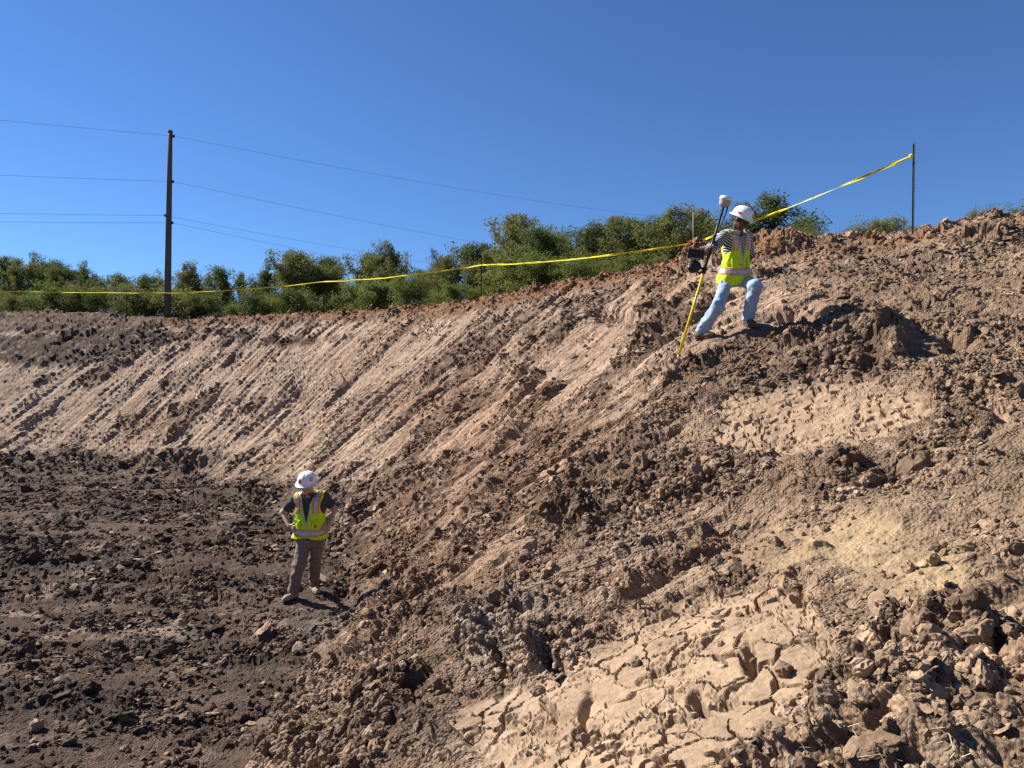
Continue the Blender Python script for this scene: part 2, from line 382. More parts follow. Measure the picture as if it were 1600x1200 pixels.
    col = mixc(col, (.32, .222, .150), scr*sstep(.05, .5, fbm(S/1.2, T/2.4, 501, 3))*.6)
    col = mixc(col, (.32, .238, .162), clay1*.85)
    col = mixc(col, (.315, .238, .162), clay2*.95)
    col = mixc(col, (.36, .285, .17), yel*sstep(-.4, .3, n2+.3)*.65)
    col = mixc(col, (.31, .275, .225), grey*sstep(-.5, .2, n3*.6+n2*.5))
    col = mixc(col, (.165, .111, .077), rub*(1-east*.75)*(1-.9*nearclod)*(1-.4*near)*(1-.75*grey)*.85)
    col = mixc(col, (.125, .083, .064), mid*rub*sstep(.0, .5, n2)*.6)
    col = mixc(col, (.285, .150, .074), top*.9*(1-east*.55))
    col = mixc(col, (.105, .068, .046), top*(1-sstep(-20, -8, X))*.9)
    col = mixc(col, (.27, .155, .085), warm*.65)
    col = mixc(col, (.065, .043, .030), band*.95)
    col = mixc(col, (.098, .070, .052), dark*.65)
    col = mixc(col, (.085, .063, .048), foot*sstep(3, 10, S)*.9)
    fcol = np.tile(np.array([.086, .060, .044], np.float32), (len(X), 1))
    fcol = mixc(fcol, (.16, .118, .09), (rnd(ifa, 7) > .72)*.55*sstep(-.3, .3, n2)+(rnd(ifb, 7) > .8)*.5)
    fcol = mixc(fcol, (.25, .19, .145), (rnd(ifb, 8) > .93)*.8)
    fcol = mixc(fcol, (.125, .088, .065), lane*.6)
    fcol = mixc(fcol, (.055, .042, .034), sstep(.1, .5, n1)*.5)
    fcol = mixc(fcol, (.15, .14, .125), wet*.8)
    fcol = mixc(fcol, (.24, .165, .12), B(410, 980, 40, 18)*.8)
    col = lerp(col, fcol, floor[:, None])
    # every clod and plate has a tone of its own; tooth marks darken towards their low edge
    tone = 1+.28*tooth*scr+.45*tooth2*scr+.32*(rnd(ipb, 9)-.5)*np.maximum(rub, loose)+.30*(rnd(idb, 9)-.5)*mb*rub+.26*(rnd(idc, 9)-.5)*mc+.16*(rnd(cid, 9)-.5)*scr+.16*(rnd(pid2, 9)-.5)*clay+.2*n3*.4+.18*n2*.5
    pale = (rnd(ipb, 11) > .86)*rub*(1-floor)*(1-dark)
    col = mixc(col, (.33, .25, .18), pale*.7)
    pale2 = (rnd(ipa, 11) > .85)*rub*mid
    col = mixc(col, (.34, .255, .185), pale2*.7)
    col = col*np.array([.865, .81, .765], np.float32)*np.clip(tone, .55, 1.5)[:, None]
    rough = np.clip(1-.8*clay-.55*yel-.45*scr, .12, 1)
    return f32(h), f32(col), dict(rough=rough, lane=lane*floor, nearclod=nearclod, w=w, T=T, floor=floor, rub=rub, scr=scr, east=east, clay=clay, top=top, foot=foot, far=far, mid=mid, yel=yel, dark=dark)

# quiet ground right under boots and pole tips (they tread it down)
TREAD = []
def displaced(X, Y):
    h, col, m = relief(X, Y)
    for tx, ty, tr in TREAD:
        w = f32(np.exp(-(((X-tx)**2+(Y-ty)**2)/tr**2)**2)); h = h*(1-.85*w)+.02*w
    zx = f32(bil(GZX, X, Y)); zy = f32(bil(GZY, X, Y)); L = np.sqrt(1+zx*zx+zy*zy)
    z = f32(bil(ZG, X, Y))
    far = np.hypot(X, Y)
    j = .016*np.clip(far/3, .3, 3)*(1-.3*m['scr'])
    jx = perlin(X/.07, Y/.07, 601)*j*.8; jy = perlin(X/.07, Y/.07, 602)*j*.8
    V = np.stack([X-zx/L*h+jx, Y-zy/L*h+jy, z+h/L], 1)
    return V, col, m
TREAD += [(-2.93, 9.45, .24), (-2.72, 9.82, .22), (2.47, 9.13, .24), (3.03, 9.02, .26), (2.08, 8.98, .06), (6.97, 12.3, .08)]
X0, Y0 = flat_grid()
GV, GC, GM = displaced(X0, Y0)
nr, nc = len(R), len(TH)
ii = (np.arange(nr-1)[:, None]*nc+np.arange(nc-1)[None, :]).ravel()
quads = np.stack([ii, ii+1, ii+nc+1, ii+nc], 1)[:, ::-1]

m_soil, nt, b = node_mat('soil')
at = nt.nodes.new('ShaderNodeAttribute'); at.attribute_name = 'soil'
tc = nt.nodes.new('ShaderNodeTexCoord')
n1_ = nt.nodes.new('ShaderNodeTexNoise'); n1_.inputs['Scale'].default_value = 38; n1_.inputs['Detail'].default_value = 8; n1_.inputs['Roughness'].default_value = .7
n2_ = nt.nodes.new('ShaderNodeTexNoise'); n2_.inputs['Scale'].default_value = 7; n2_.inputs['Detail'].default_value = 6
vo = nt.nodes.new('ShaderNodeTexVoronoi'); vo.inputs['Scale'].default_value = 55
for n in (n1_, n2_, vo): nt.links.new(tc.outputs['Object'], n.inputs['Vector'])
ra = nt.nodes.new('ShaderNodeMapRange'); ra.inputs[1].default_value = .25; ra.inputs[2].default_value = .75; ra.inputs[3].default_value = .62; ra.inputs[4].default_value = 1.38
rb = nt.nodes.new('ShaderNodeMapRange'); rb.inputs[1].default_value = .3; rb.inputs[2].default_value = .7; rb.inputs[3].default_value = .85; rb.inputs[4].default_value = 1.15
nt.links.new(n1_.outputs[0], ra.inputs[0]); nt.links.new(n2_.outputs[0], rb.inputs[0])
mu = nt.nodes.new('ShaderNodeMath'); mu.operation = 'MULTIPLY'; nt.links.new(ra.outputs[0], mu.inputs[0]); nt.links.new(rb.outputs[0], mu.inputs[1])
mx = nt.nodes.new('ShaderNodeMix'); mx.data_type = 'RGBA'; mx.blend_type = 'MULTIPLY'; mx.inputs[0].default_value = 1
nt.links.new(at.outputs['Color'], mx.inputs[6]); nt.links.new(mu.outputs[0], mx.inputs[7]); nt.links.new(mx.outputs[2], b.inputs['Base Color'])
b.inputs['Roughness'].default_value = .95; b.inputs['Specular IOR Level'].default_value = .15
ad = nt.nodes.new('ShaderNodeMath'); ad.operation = 'SUBTRACT'; nt.links.new(n1_.outputs[0], ad.inputs[0]); nt.links.new(vo.outputs['Distance'], ad.inputs[1])
bp = nt.nodes.new('ShaderNodeBump'); bp.inputs['Strength'].default_value = .8; bp.inputs['Distance'].default_value = .02
nt.links.new(ad.outputs[0], bp.inputs['Height'])
rg_ = nt.nodes.new('ShaderNodeAttribute'); rg_.attribute_name = 'rough'; nt.links.new(rg_.outputs['Fac'], bp.inputs['Strength'])
# tooth marks finer than the mesh, drawn out along the fall line of the scraped face
fa = nt.nodes.new('ShaderNodeAttribute'); fa.attribute_name = 'fall'; sa = nt.nodes.new('ShaderNodeAttribute'); sa.attribute_name = 'scraped'
sc_ = nt.nodes.new('ShaderNodeVectorMath'); sc_.operation = 'MULTIPLY'; sc_.inputs[1].default_value = (13.0, .6, 1.0); nt.links.new(fa.outputs['Vector'], sc_.inputs[0])
ns_ = nt.nodes.new('ShaderNodeTexNoise'); ns_.inputs['Scale'].default_value = 1.0; ns_.inputs['Detail'].default_value = 4; ns_.inputs['Roughness'].default_value = .6
nt.links.new(sc_.outputs[0], ns_.inputs['Vector'])
rl_ = nt.nodes.new('ShaderNodeMapRange'); rl_.interpolation_type = 'SMOOTHSTEP'; rl_.inputs[1].default_value = .36; rl_.inputs[2].default_value = .47; nt.links.new(ns_.outputs[0], rl_.inputs[0])
sc2 = nt.nodes.new('ShaderNodeVectorMath'); sc2.operation = 'MULTIPLY'; sc2.inputs[1].default_value = (7.0, .45, 1.0); nt.links.new(fa.outputs['Vector'], sc2.inputs[0])
nt2 = nt.nodes.new('ShaderNodeTexNoise'); nt2.inputs['Scale'].default_value = 1.0; nt2.inputs['Detail'].default_value = 5; nt2.inputs['Roughness'].default_value = .65; nt.links.new(sc2.outputs[0], nt2.inputs['Vector'])
rt2 = nt.nodes.new('ShaderNodeMapRange'); rt2.inputs[1].default_value = .36; rt2.inputs[2].default_value = .62; rt2.inputs[3].default_value = .62; rt2.inputs[4].default_value = 1.18; nt.links.new(nt2.outputs[0], rt2.inputs[0])
mt2 = nt.nodes.new('ShaderNodeMix'); mt2.data_type = 'FLOAT'; mt2.inputs[2].default_value = 1.0; nt.links.new(sa.outputs['Fac'], mt2.inputs[0]); nt.links.new(rt2.outputs[0], mt2.inputs[3])
mm2 = nt.nodes.new('ShaderNodeMath'); mm2.operation = 'MULTIPLY'; nt.links.new(mu.outputs[0], mm2.inputs[0]); nt.links.new(mt2.outputs[0], mm2.inputs[1]); nt.links.new(mm2.outputs[0], mx.inputs[7])
m2_ = nt.nodes.new('ShaderNodeMath'); m2_.operation = 'MULTIPLY'; nt.links.new(rl_.outputs[0], m2_.inputs[0]); nt.links.new(sa.outputs['Fac'], m2_.inputs[1])
bp2 = nt.nodes.new('ShaderNodeBump'); bp2.inputs['Strength'].default_value = 1.0; bp2.inputs['Distance'].default_value = .07
nt.links.new(m2_.outputs[0], bp2.inputs['Height']); nt.links.new(bp.outputs[0], bp2.inputs['Normal']); nt.links.new(bp2.outputs[0], b.inputs['Normal'])

ground = mesh_arrays('excavated_ground', GV, quads, m_soil)
color_attr(ground, GC)
for nm_, arr_ in (('fall', np.stack([GM['w'], GM['T'], GM['w']*0], 1)),):
    a_ = ground.data.attributes.new(nm_, 'FLOAT_VECTOR', 'POINT'); a_.data.foreach_set('vector', f32(arr_).ravel())
a_ = ground.data.attributes.new('rough', 'FLOAT', 'POINT'); a_.data.foreach_set('value', f32(GM['rough']))
a_ = ground.data.attributes.new('scraped', 'FLOAT', 'POINT'); a_.data.foreach_set('value', f32(GM['scr']))
tag(ground, 'excavated clay pit with scraped banks, tracked floor and crumbly crest', kind='structure')
def grid_z(x, y):
    """height of the finished ground at a spot"""
    V, _, _ = displaced(f32([x]), f32([y])); return float(V[0, 2])
ZDISP = None
def ground_z(x, y, rad=.06):
    t = math.atan2(x, y); rr = math.hypot(x, y)
    i0, i1 = np.searchsorted(R, [rr-rad, rr+rad]); j0, j1 = np.searchsorted(TH, [t-rad/rr, t+rad/rr])
    sub = GV.reshape(nr, nc, 3)[max(i0-1, 0):i1+1, max(j0-1, 0):j1+1, 2]
    return float(np.mean(sub)), float(np.max(sub))

# surrounding land, coarse, out to the horizon (butts under the edge of the detailed sheet)
ths = np.concatenate([np.linspace(math.radians(46.5), math.radians(313.5), 180)])
rs = np.concatenate([[0.0], np.geomspace(.5, 70, 130), np.geomspace(80, 3500, 22)])
def land(RR, TT, dz):
    x = RR*np.sin(TT); y = RR*np.cos(TT)
    far = sstep(40, 68, RR); z = bil(ZG, x, y)*(1-far)+3.1*far
    z = z+.05*fbm(f32(x/2), f32(y/2), 5, 3)+sstep(150, 2500, RR)*6*perlin(f32(x/500), f32(y/500), 9)-dz
    return np.stack([x, y, z], 1)
RR, TT = np.meshgrid(rs, ths, indexing='ij')
V = land(RR.ravel(), TT.ravel(), .05); n0, n1c = len(rs), len(ths)
i2 = (np.arange(n0-1)[:, None]*n1c+np.arange(n1c-1)[None, :]).ravel()
q1 = np.stack([i2, i2+1, i2+n1c+1, i2+n1c], 1)[:, ::-1]
rs2 = np.concatenate([np.linspace(44, 70, 20), np.geomspace(75, 3500, 26)]); th2 = np.linspace(math.radians(-47), math.radians(47), 120)
RR, TT = np.meshgrid(rs2, th2, indexing='ij'); Vb = land(RR.ravel(), TT.ravel(), .12); k0, k1 = len(rs2), len(th2)
i3 = (np.arange(k0-1)[:, None]*k1+np.arange(k1-1)[None, :]).ravel()
q2 = np.stack([i3, i3+1, i3+k1+1, i3+k1], 1)[:, ::-1]+len(V)
m_field = plain('field_ground', (.13, .105, .06), .95, .35, .6)
field = mesh_arrays('field', np.vstack([V, Vb]), np.vstack([q1, q2]), m_field, smooth=True)
tag(field, 'level grassy land around the pit', kind='structure')
# ------------------------------------------------------------------ clods and slabs lying about
def hull_mesh(name, pts, mat):
    bm = bmesh.new()
    for p in pts: bm.verts.new(p)
    r_ = bmesh.ops.convex_hull(bm, input=bm.verts)
    bmesh.ops.delete(bm, geom=[v for v in bm.verts if not v.link_faces], context='VERTS')
    me = bpy.data.meshes.new(name); bm.to_mesh(me); bm.free(); me.materials.append(mat)
    return me
rg = np.random.default_rng(11)
m_clod, nt, b = node_mat('clod_earth')
at = nt.nodes.new('ShaderNodeAttribute'); at.attribute_name = 'tone'; at.attribute_type = 'INSTANCER'
oi = nt.nodes.new('ShaderNodeObjectInfo')
tc = nt.nodes.new('ShaderNodeTexCoord'); geo = nt.nodes.new('ShaderNodeNewGeometry')
no = nt.nodes.new('ShaderNodeTexNoise'); no.inputs['Scale'].default_value = 40; no.inputs['Detail'].default_value = 6
nt.links.new(geo.outputs['Position'], no.inputs['Vector'])
ra = nt.nodes.new('ShaderNodeMapRange'); ra.inputs[1].default_value = .25; ra.inputs[2].default_value = .75; ra.inputs[3].default_value = .65; ra.inputs[4].default_value = 1.35
nt.links.new(no.outputs[0], ra.inputs[0])
mx = nt.nodes.new('ShaderNodeMix'); mx.data_type = 'RGBA'; mx.blend_type = 'MULTIPLY'; mx.inputs[0].default_value = 1
nt.links.new(at.outputs['Color'], mx.inputs[6]); nt.links.new(ra.outputs[0], mx.inputs[7])
nt.links.new(mx.outputs[2], b.inputs['Base Color']); b.inputs['Roughness'].default_value = .95; b.inputs['Specular IOR Level'].default_value = .15
bp = nt.nodes.new('ShaderNodeBump'); bp.inputs['Strength'].default_value = .7; bp.inputs['Distance'].default_value = .015
nt.links.new(no.outputs[0], bp.inputs['Height']); nt.links.new(bp.outputs[0], b.inputs['Normal'])
# the same earth for the clods that are objects of their own: colour from the object
m_clod1 = m_clod.copy(); m_clod1.name = 'clod_earth_single'
nt1 = m_clod1.node_tree; oi1 = [n for n in nt1.nodes if n.type == 'OBJECT_INFO'][0]; mx1 = [n for n in nt1.nodes if n.type == 'MIX'][0]
nt1.links.new(oi1.outputs['Color'], mx1.inputs[6])
def clod_pts(n, flat, long):
    p = rg.normal(size=(n, 3)); p /= np.linalg.norm(p, axis=1)[:, None]
    p *= (.75+.35*rg.random((n, 1))); p *= np.array([long, 1, flat])*.5
    return p
from mathutils import noise as mnoise
def crumb_mesh(name, seed, flat, long, mat):
    """an earth clod: broken faces, pitted, no two sides alike"""
    bm = bmesh.new(); bmesh.ops.create_icosphere(bm, subdivisions=3, radius=1)
    pl = rg.normal(size=(9, 3)); pl /= np.linalg.norm(pl, axis=1)[:, None]; dd = .62+.34*rg.random(9); o3 = Vector(rg.random(3)*50)
    for v in bm.verts:
        p = np.array(v.co)
        for n_, d_ in zip(pl, dd):
            t = p @ n_
            if t > d_: p = p-n_*(t-d_)*.9
        q = Vector(p)
        k = 1+.22*mnoise.noise(q*1.7+o3)+.20*mnoise.noise(q*3.9+o3)+.13*mnoise.noise(q*9+o3)
        v.co = Vector((p[0]*long, p[1], p[2]*flat))*k*.5
    me = bpy.data.meshes.new(name); bm.to_mesh(me); bm.free(); me.materials.append(mat)
    return me
CL = []
for k in range(14):
    flat = [.75, .65, .8, .7, .6, .75, .7, .22, .18, .28, .2, .25, .16, .3][k]; long = [1.2, 1, 1.1, 1.3, 1.1, 1, 1.4, 1.5, 1.2, 1.8, 1.4, 1.6, 2.2, 1.1][k]
    CL.append(crumb_mesh('clod' if k < 7 else 'clay_slab', k, flat, long, m_clod))
coll_p = bpy.data.collections.new('clod_shapes')
for k, me in enumerate(CL):
    o = bpy.data.objects.new('clod_shape_%02d' % k, me); coll_p.objects.link(o)
nG = len(GV)
MG = {k: np.asarray(v, np.float32) for k, v in GM.items()}
dens = (MG['floor']*1.0+(1-MG['floor'])*(1.15*MG['rub']+.5*MG['foot']+.035*MG['scr']+.6*MG['dark']+.25*np.clip(1-MG['rub']-MG['scr'], 0, 1)))*(1-.97*np.clip(MG['clay']*1.3, 0, 1))*(1-.7*MG['yel'])*(1-.6*MG['top']*MG['far'])
vis = (np.abs(X0/np.maximum(Y0, .1)) < .82) & (np.hypot(X0, Y0) > 1.4) & (np.hypot(X0, Y0) < 37)
clump = sstep(-.35, .3, fbm(X0/.7, Y0/.7, 801, 3))
dens = dens*vis*(.03+clump**1.6)*(1-.6*MG['lane'])*(1+1.2*MG['nearclod'])
NCL = 110000
pick = np.searchsorted(np.cumsum(dens)/dens.sum(), rg.random(NCL)).clip(0, nG-1)
px_, py_ = X0[pick], Y0[pick]; rr_ = np.hypot(px_, py_)
fl = MG['floor'][pick] > .5
ln = np.exp(rg.normal(size=NCL)*.60)
size = np.where(rr_ < 12, .019, .030)*ln*(1+.4*fl)
size = np.maximum(size, .0024*rr_*np.exp(rg.normal(size=NCL)*.45))
size *= (1+.5*MG['foot'][pick]+.6*MG['dark'][pick])
size = np.minimum(size, np.where(rr_ < 5, .085, .24))
slab = rg.random(NCL) < np.where(fl, .55, np.where(MG['far'][pick]+MG['mid'][pick] > .5, .5, .15))
var = np.where(slab, rg.integers(7, 14, NCL), rg.integers(0, 7, NCL)).astype(np.int32)
# lie: slabs roughly with the ground, clods anyhow
GN = np.stack([-bil(GZX, px_, py_), -bil(GZY, px_, py_), np.ones(NCL)], 1); GN /= np.linalg.norm(GN, axis=1)[:, None]
def lie_euler(n, spin, tilt):
    q = Vector(n).to_track_quat('Z', 'Y').to_matrix() @ Matrix.Rotation(spin, 3, 'Z') @ Matrix.Rotation(tilt[0], 3, 'X') @ Matrix.Rotation(tilt[1], 3, 'Y')
    return q.to_euler()
spin = rg.random(NCL)*6.283
spin = np.where(fl & slab, rg.normal(size=NCL)*.7, spin)
tilt = rg.normal(size=(NCL, 2))*np.where(slab, .28, 1.2)[:, None]
eul = np.array([lie_euler(GN[i], float(spin[i]), tilt[i]) for i in range(NCL)], np.float32)
pos = GV[pick]+GN*(size*np.where(slab, .06, .16))[:, None]
base = GC[pick]*(1+.28*rg.normal(size=(NCL, 1)).clip(-1.6, 1.8))
dry = (rg.random(NCL) < np.where(fl, .06+.08*slab, .08))[:, None]
base = np.where(dry, np.array([.25, .182, .125])*(.7+.5*rg.random((NCL, 1))), base).clip(.02, .5)
# the 300 that show largest are pieces of their own; the rest one mass
order = np.argsort(-(size*np.array([CL[v].get('w', 1.0) for v in var])/rr_))
keep_clear = np.zeros(NCL, bool)
for tx, ty, tr in TREAD: keep_clear |= (np.hypot(px_-tx, py_-ty) < tr+.08)
order = order[~keep_clear[order]]
single, mass = order[:300], order[300:]
CL1 = []
for me in CL:
    m2 = me.copy(); m2.materials.clear(); m2.materials.append(m_clod1); CL1.append(m2)
for i in single:
    o = bpy.data.objects.new('clay_slab' if slab[i] else 'clod', CL1[var[i]]); C.objects.link(o); o.parent = ground
    o.location = pos[i]; o.rotation_euler = eul[i]; o.scale = [float(size[i])]*3; o.color = (*[float(c) for c in base[i]], 1)
pm = bpy.data.meshes.new('loose_clods'); pm.vertices.add(len(mass)); pm.vertices.foreach_set('co', f32(pos[mass]).ravel())
def pattr(n, t, a, field_='value'):
    x = pm.attributes.new(n, t, 'POINT'); x.data.foreach_set(field_, np.ascontiguousarray(a).ravel())
pattr('rot', 'FLOAT_VECTOR', eul[mass], 'vector'); pattr('size', 'FLOAT', f32(size[mass])); pattr('shape', 'INT', var[mass])
pattr('tone', 'FLOAT_COLOR', f32(np.hstack([base[mass], np.ones((len(mass), 1))])), 'color')
lc = bpy.data.objects.new('loose_clods', pm); C.objects.link(lc); lc.parent = ground; lc['kind'] = 'stuff'
ng = bpy.data.node_groups.new('scatter_clods', 'GeometryNodeTree')
ng.interface.new_socket('Geometry', in_out='INPUT', socket_type='NodeSocketGeometry'); ng.interface.new_socket('Geometry', in_out='OUTPUT', socket_type='NodeSocketGeometry')
gi = ng.nodes.new('NodeGroupInput'); go = ng.nodes.new('NodeGroupOutput')
mp = ng.nodes.new('GeometryNodeMeshToPoints'); ip = ng.nodes.new('GeometryNodeInstanceOnPoints'); ci = ng.nodes.new('GeometryNodeCollectionInfo')
ci.inputs['Collection'].default_value = coll_p; ci.inputs['Separate Children'].default_value = True; ci.inputs['Reset Children'].default_value = True
def named(n, t):
    x = ng.nodes.new('GeometryNodeInputNamedAttribute'); x.data_type = t; x.inputs['Name'].default_value = n; return x.outputs[0]
ip.inputs['Pick Instance'].default_value = True
ng.links.new(gi.outputs[0], mp.inputs['Mesh']); ng.links.new(mp.outputs[0], ip.inputs['Points']); ng.links.new(ci.outputs[0], ip.inputs['Instance'])
ng.links.new(named('shape', 'INT'), ip.inputs['Instance Index'])
e2r = ng.nodes.new('FunctionNodeEulerToRotation'); ng.links.new(named('rot', 'FLOAT_VECTOR'), e2r.inputs[0]); ng.links.new(e2r.outputs[0], ip.inputs['Rotation'])
ng.links.new(named('size', 'FLOAT'), ip.inputs['Scale']); ng.links.new(ip.outputs[0], go.inputs[0])
md = lc.modifiers.new('scatter', 'NODES'); md.node_group = ng
# ------------------------------------------------------------------ people
def at(px, py, y): return np.array([(px-800)/F*y, y, (600-py)/F*y])
def nrm(v): v = np.asarray(v, float); return v/np.linalg.norm(v)
def cone(P, a, b, r1, r2):
    a = np.asarray(a, float); b = np.asarray(b, float); ab = b-a
    t = np.clip((P-a) @ ab/(ab @ ab), 0, 1)
    return np.linalg.norm(P-a-t[:, None]*ab, axis=1)-(r1+(r2-r1)*t)
def smn(a, b, k):
    h = np.clip(.5+.5*(b-a)/k, 0, 1); return b+(a-b)*h-k*h*(1-h)
def ell(P, c, ax, r):
    """ellipsoid with axes ax (3 rows) and radii r"""
    q = (P-np.asarray(c)) @ np.asarray(ax).T/np.asarray(r); k = np.linalg.norm(q, axis=1)
    return (k-1)*min(r)
def chain(P, pts, rad, k=.02):
    d = None
    for i in range(len(pts)-1):
        c = cone(P, pts[i], pts[i+1], rad[i], rad[i+1]); d = c if d is None else smn(d, c, k)
    return d
def folds(P, seed, f=26.0):
    """cloth creases: warped sine sheets"""
    r_ = np.random.default_rng(seed); t = 0
    for i in range(4):
        k = nrm(r_.normal(size=3)); k2 = nrm(r_.normal(size=3)); ff = f*(1+.8*r_.random())
        t = t+np.sin(P @ k*ff+1.6*np.sin(P @ k2*ff*.6+i)+i*2.1)
    return t/4
def nets(f, lo, hi, h=.007):
    """surface nets of the zero set of f, evaluated only near the surface"""
    lo = np.asarray(lo, float); hi = np.asarray(hi, float)
    B_ = 4; n = np.ceil((hi-lo)/(h*B_)).astype(int)+1; N = n*B_+1
    cx = [lo[i]+(np.arange(n[i])+.5)*h*B_ for i in range(3)]
    CC = np.stack(np.meshgrid(*cx, indexing='ij'), -1).reshape(-1, 3)
    dc = f(CC).reshape(n); act = np.abs(dc) < h*B_*1.6+.02
    val = np.repeat(np.repeat(np.repeat(np.sign(dc), B_, 0), B_, 1), B_, 2)
    val = np.pad(val, ((0, 1), (0, 1), (0, 1)), mode='edge').astype(np.float32)
    am = np.zeros(val.shape, bool)
    a3 = np.repeat(np.repeat(np.repeat(act, B_, 0), B_, 1), B_, 2)
    am[:-1, :-1, :-1] = a3
    for ax in range(3): am |= np.roll(am, 1, ax)
    ix = np.argwhere(am); val[am] = f(lo+ix*h)
    s_ = val < 0
    mix = np.zeros(tuple(N-1), np.int8)
    for i in (0, 1):
        for j in (0, 1):
            for k in (0, 1):
                mix += s_[i:N[0]-1+i, j:N[1]-1+j, k:N[2]-1+k]
    cell = (mix > 0) & (mix < 8); ci_ = np.argwhere(cell); vid = -np.ones(cell.shape, int); vid[cell] = np.arange(len(ci_))
    acc = np.zeros((len(ci_), 3)); cnt = np.zeros(len(ci_))
    cor = [(i, j, k) for i in (0, 1) for j in (0, 1) for k in (0, 1)]
    for a in range(8):
        for b_ in range(a+1, 8):
            da = np.array(cor[b_])-np.array(cor[a])
            if np.abs(da).sum() != 1: continue
            va = val[tuple((ci_+cor[a]).T)]; vb = val[tuple((ci_+cor[b_]).T)]
            m = (va < 0) != (vb < 0); t = np.where(m, va/np.where(m, va-vb, 1), 0)
            acc[m] += (np.array(cor[a])+t[:, None]*da)[m]; cnt[m] += 1
    V = lo+(ci_+acc/cnt[:, None])*h
    Q = []
    for ax in range(3):
        b1, b2 = (ax+1) % 3, (ax+2) % 3
        sl = [slice(0, N[0]-1), slice(0, N[1]-1), slice(0, N[2]-1)]; s2 = list(sl); s2[ax] = slice(1, N[ax])
        e = s_[tuple(sl)] != s_[tuple(s2)]
        e0 = s_[tuple(sl)] & e
        id_ = np.argwhere(e); id_ = id_[(id_[:, b1] > 0) & (id_[:, b2] > 0)]
        if not len(id_): continue
        o1 = np.zeros(3, int); o1[b1] = 1; o2 = np.zeros(3, int); o2[b2] = 1
        q = np.stack([vid[tuple(id_.T)], vid[tuple((id_-o1).T)], vid[tuple((id_-o1-o2).T)], vid[tuple((id_-o2).T)]], 1)
        fl_ = ~e0[tuple(id_.T)]; q[fl_] = q[fl_][:, ::-1]
        Q.append(q[(q >= 0).all(1)])
    return V, np.vstack(Q)
def sdf_part(name, f, lo, hi, mat, parent, h=.007, origin=(0, 0, 0)):
    try: V, Q = nets(f, lo, hi, h)
    except ValueError: print('EMPTY', name); return None
    return mesh_arrays(name, V-np.asarray(origin), Q, mat, parent, smooth=True)

M = {}
M['skin_a'] = plain('skin_fair', (.42, .25, .18), .55, .08, 60); M['skin_b'] = plain('skin_dark', (.10, .052, .035), .5, .08, 60)
M['vest'] = plain('vest_yellow', (.50, .72, .02), .75, .06, 90); M['orange'] = plain('vest_orange', (.85, .19, .03), .7, .05, 90)
M['silver'] = plain('vest_silver', (.42, .43, .45), .35, .08, 120, metal=.25); M['zip'] = plain('vest_zip', (.40, .42, .40), .6, .05)
M['tee'] = plain('shirt_charcoal', (.045, .046, .055), .9, .15, 70); M['pants'] = plain('trousers_taupe', (.175, .132, .108), .9, .10, 50, bump=.15)
M['jeans'] = plain('jeans_light_blue', (.27, .36, .47), .9, .16, 14, bump=.15); M['boot_a'] = plain('boots_tan', (.30, .235, .16), .8, .25, 35)
M['boot_b'] = plain('boots_muddy_brown', (.085, .06, .045), .8, .3, 35); M['hair'] = plain('hair_dark', (.018, .014, .012), .7, .2, 90)
M['white'] = plain('hat_white', (.80, .80, .79), .35, .03, 20, spec=.45); M['red'] = plain('decal_red', (.55, .03, .035), .5, .05); M['black'] = plain('matt_black', (.012, .012, .013), .5, .1)
M['decal_white'] = plain('decal_white', (.75, .73, .72), .5, .03); M['lens'] = plain('dark_lens', (.008, .008, .009), .15, .02, spec=.5)
m_str, nt, b = node_mat('shirt_navy_white_stripes')
tc = nt.nodes.new('ShaderNodeTexCoord'); sp = nt.nodes.new('ShaderNodeSeparateXYZ'); nt.links.new(tc.outputs['Object'], sp.inputs[0])
mz = nt.nodes.new('ShaderNodeMath'); mz.operation = 'MULTIPLY_ADD'; mz.inputs[1].default_value = .55; nt.links.new(sp.outputs['X'], mz.inputs[0]); nt.links.new(sp.outputs['Z'], mz.inputs[2])
m1 = nt.nodes.new('ShaderNodeMath'); m1.operation = 'MULTIPLY'; m1.inputs[1].default_value = 34.0; nt.links.new(mz.outputs[0], m1.inputs[0])
m2 = nt.nodes.new('ShaderNodeMath'); m2.operation = 'FRACT'; nt.links.new(m1.outputs[0], m2.inputs[0])
m3 = nt.nodes.new('ShaderNodeMath'); m3.operation = 'GREATER_THAN'; m3.inputs[1].default_value = .66; nt.links.new(m2.outputs[0], m3.inputs[0])
mxs = nt.nodes.new('ShaderNodeMix'); mxs.data_type = 'RGBA'; mxs.inputs[6].default_value = (.018, .02, .04, 1); mxs.inputs[7].default_value = (.62, .62, .64, 1)
nt.links.new(m3.outputs[0], mxs.inputs[0]); nt.links.new(mxs.outputs[2], b.inputs['Base Color']); b.inputs['Roughness'].default_value = .9
M['stripes'] = m_str

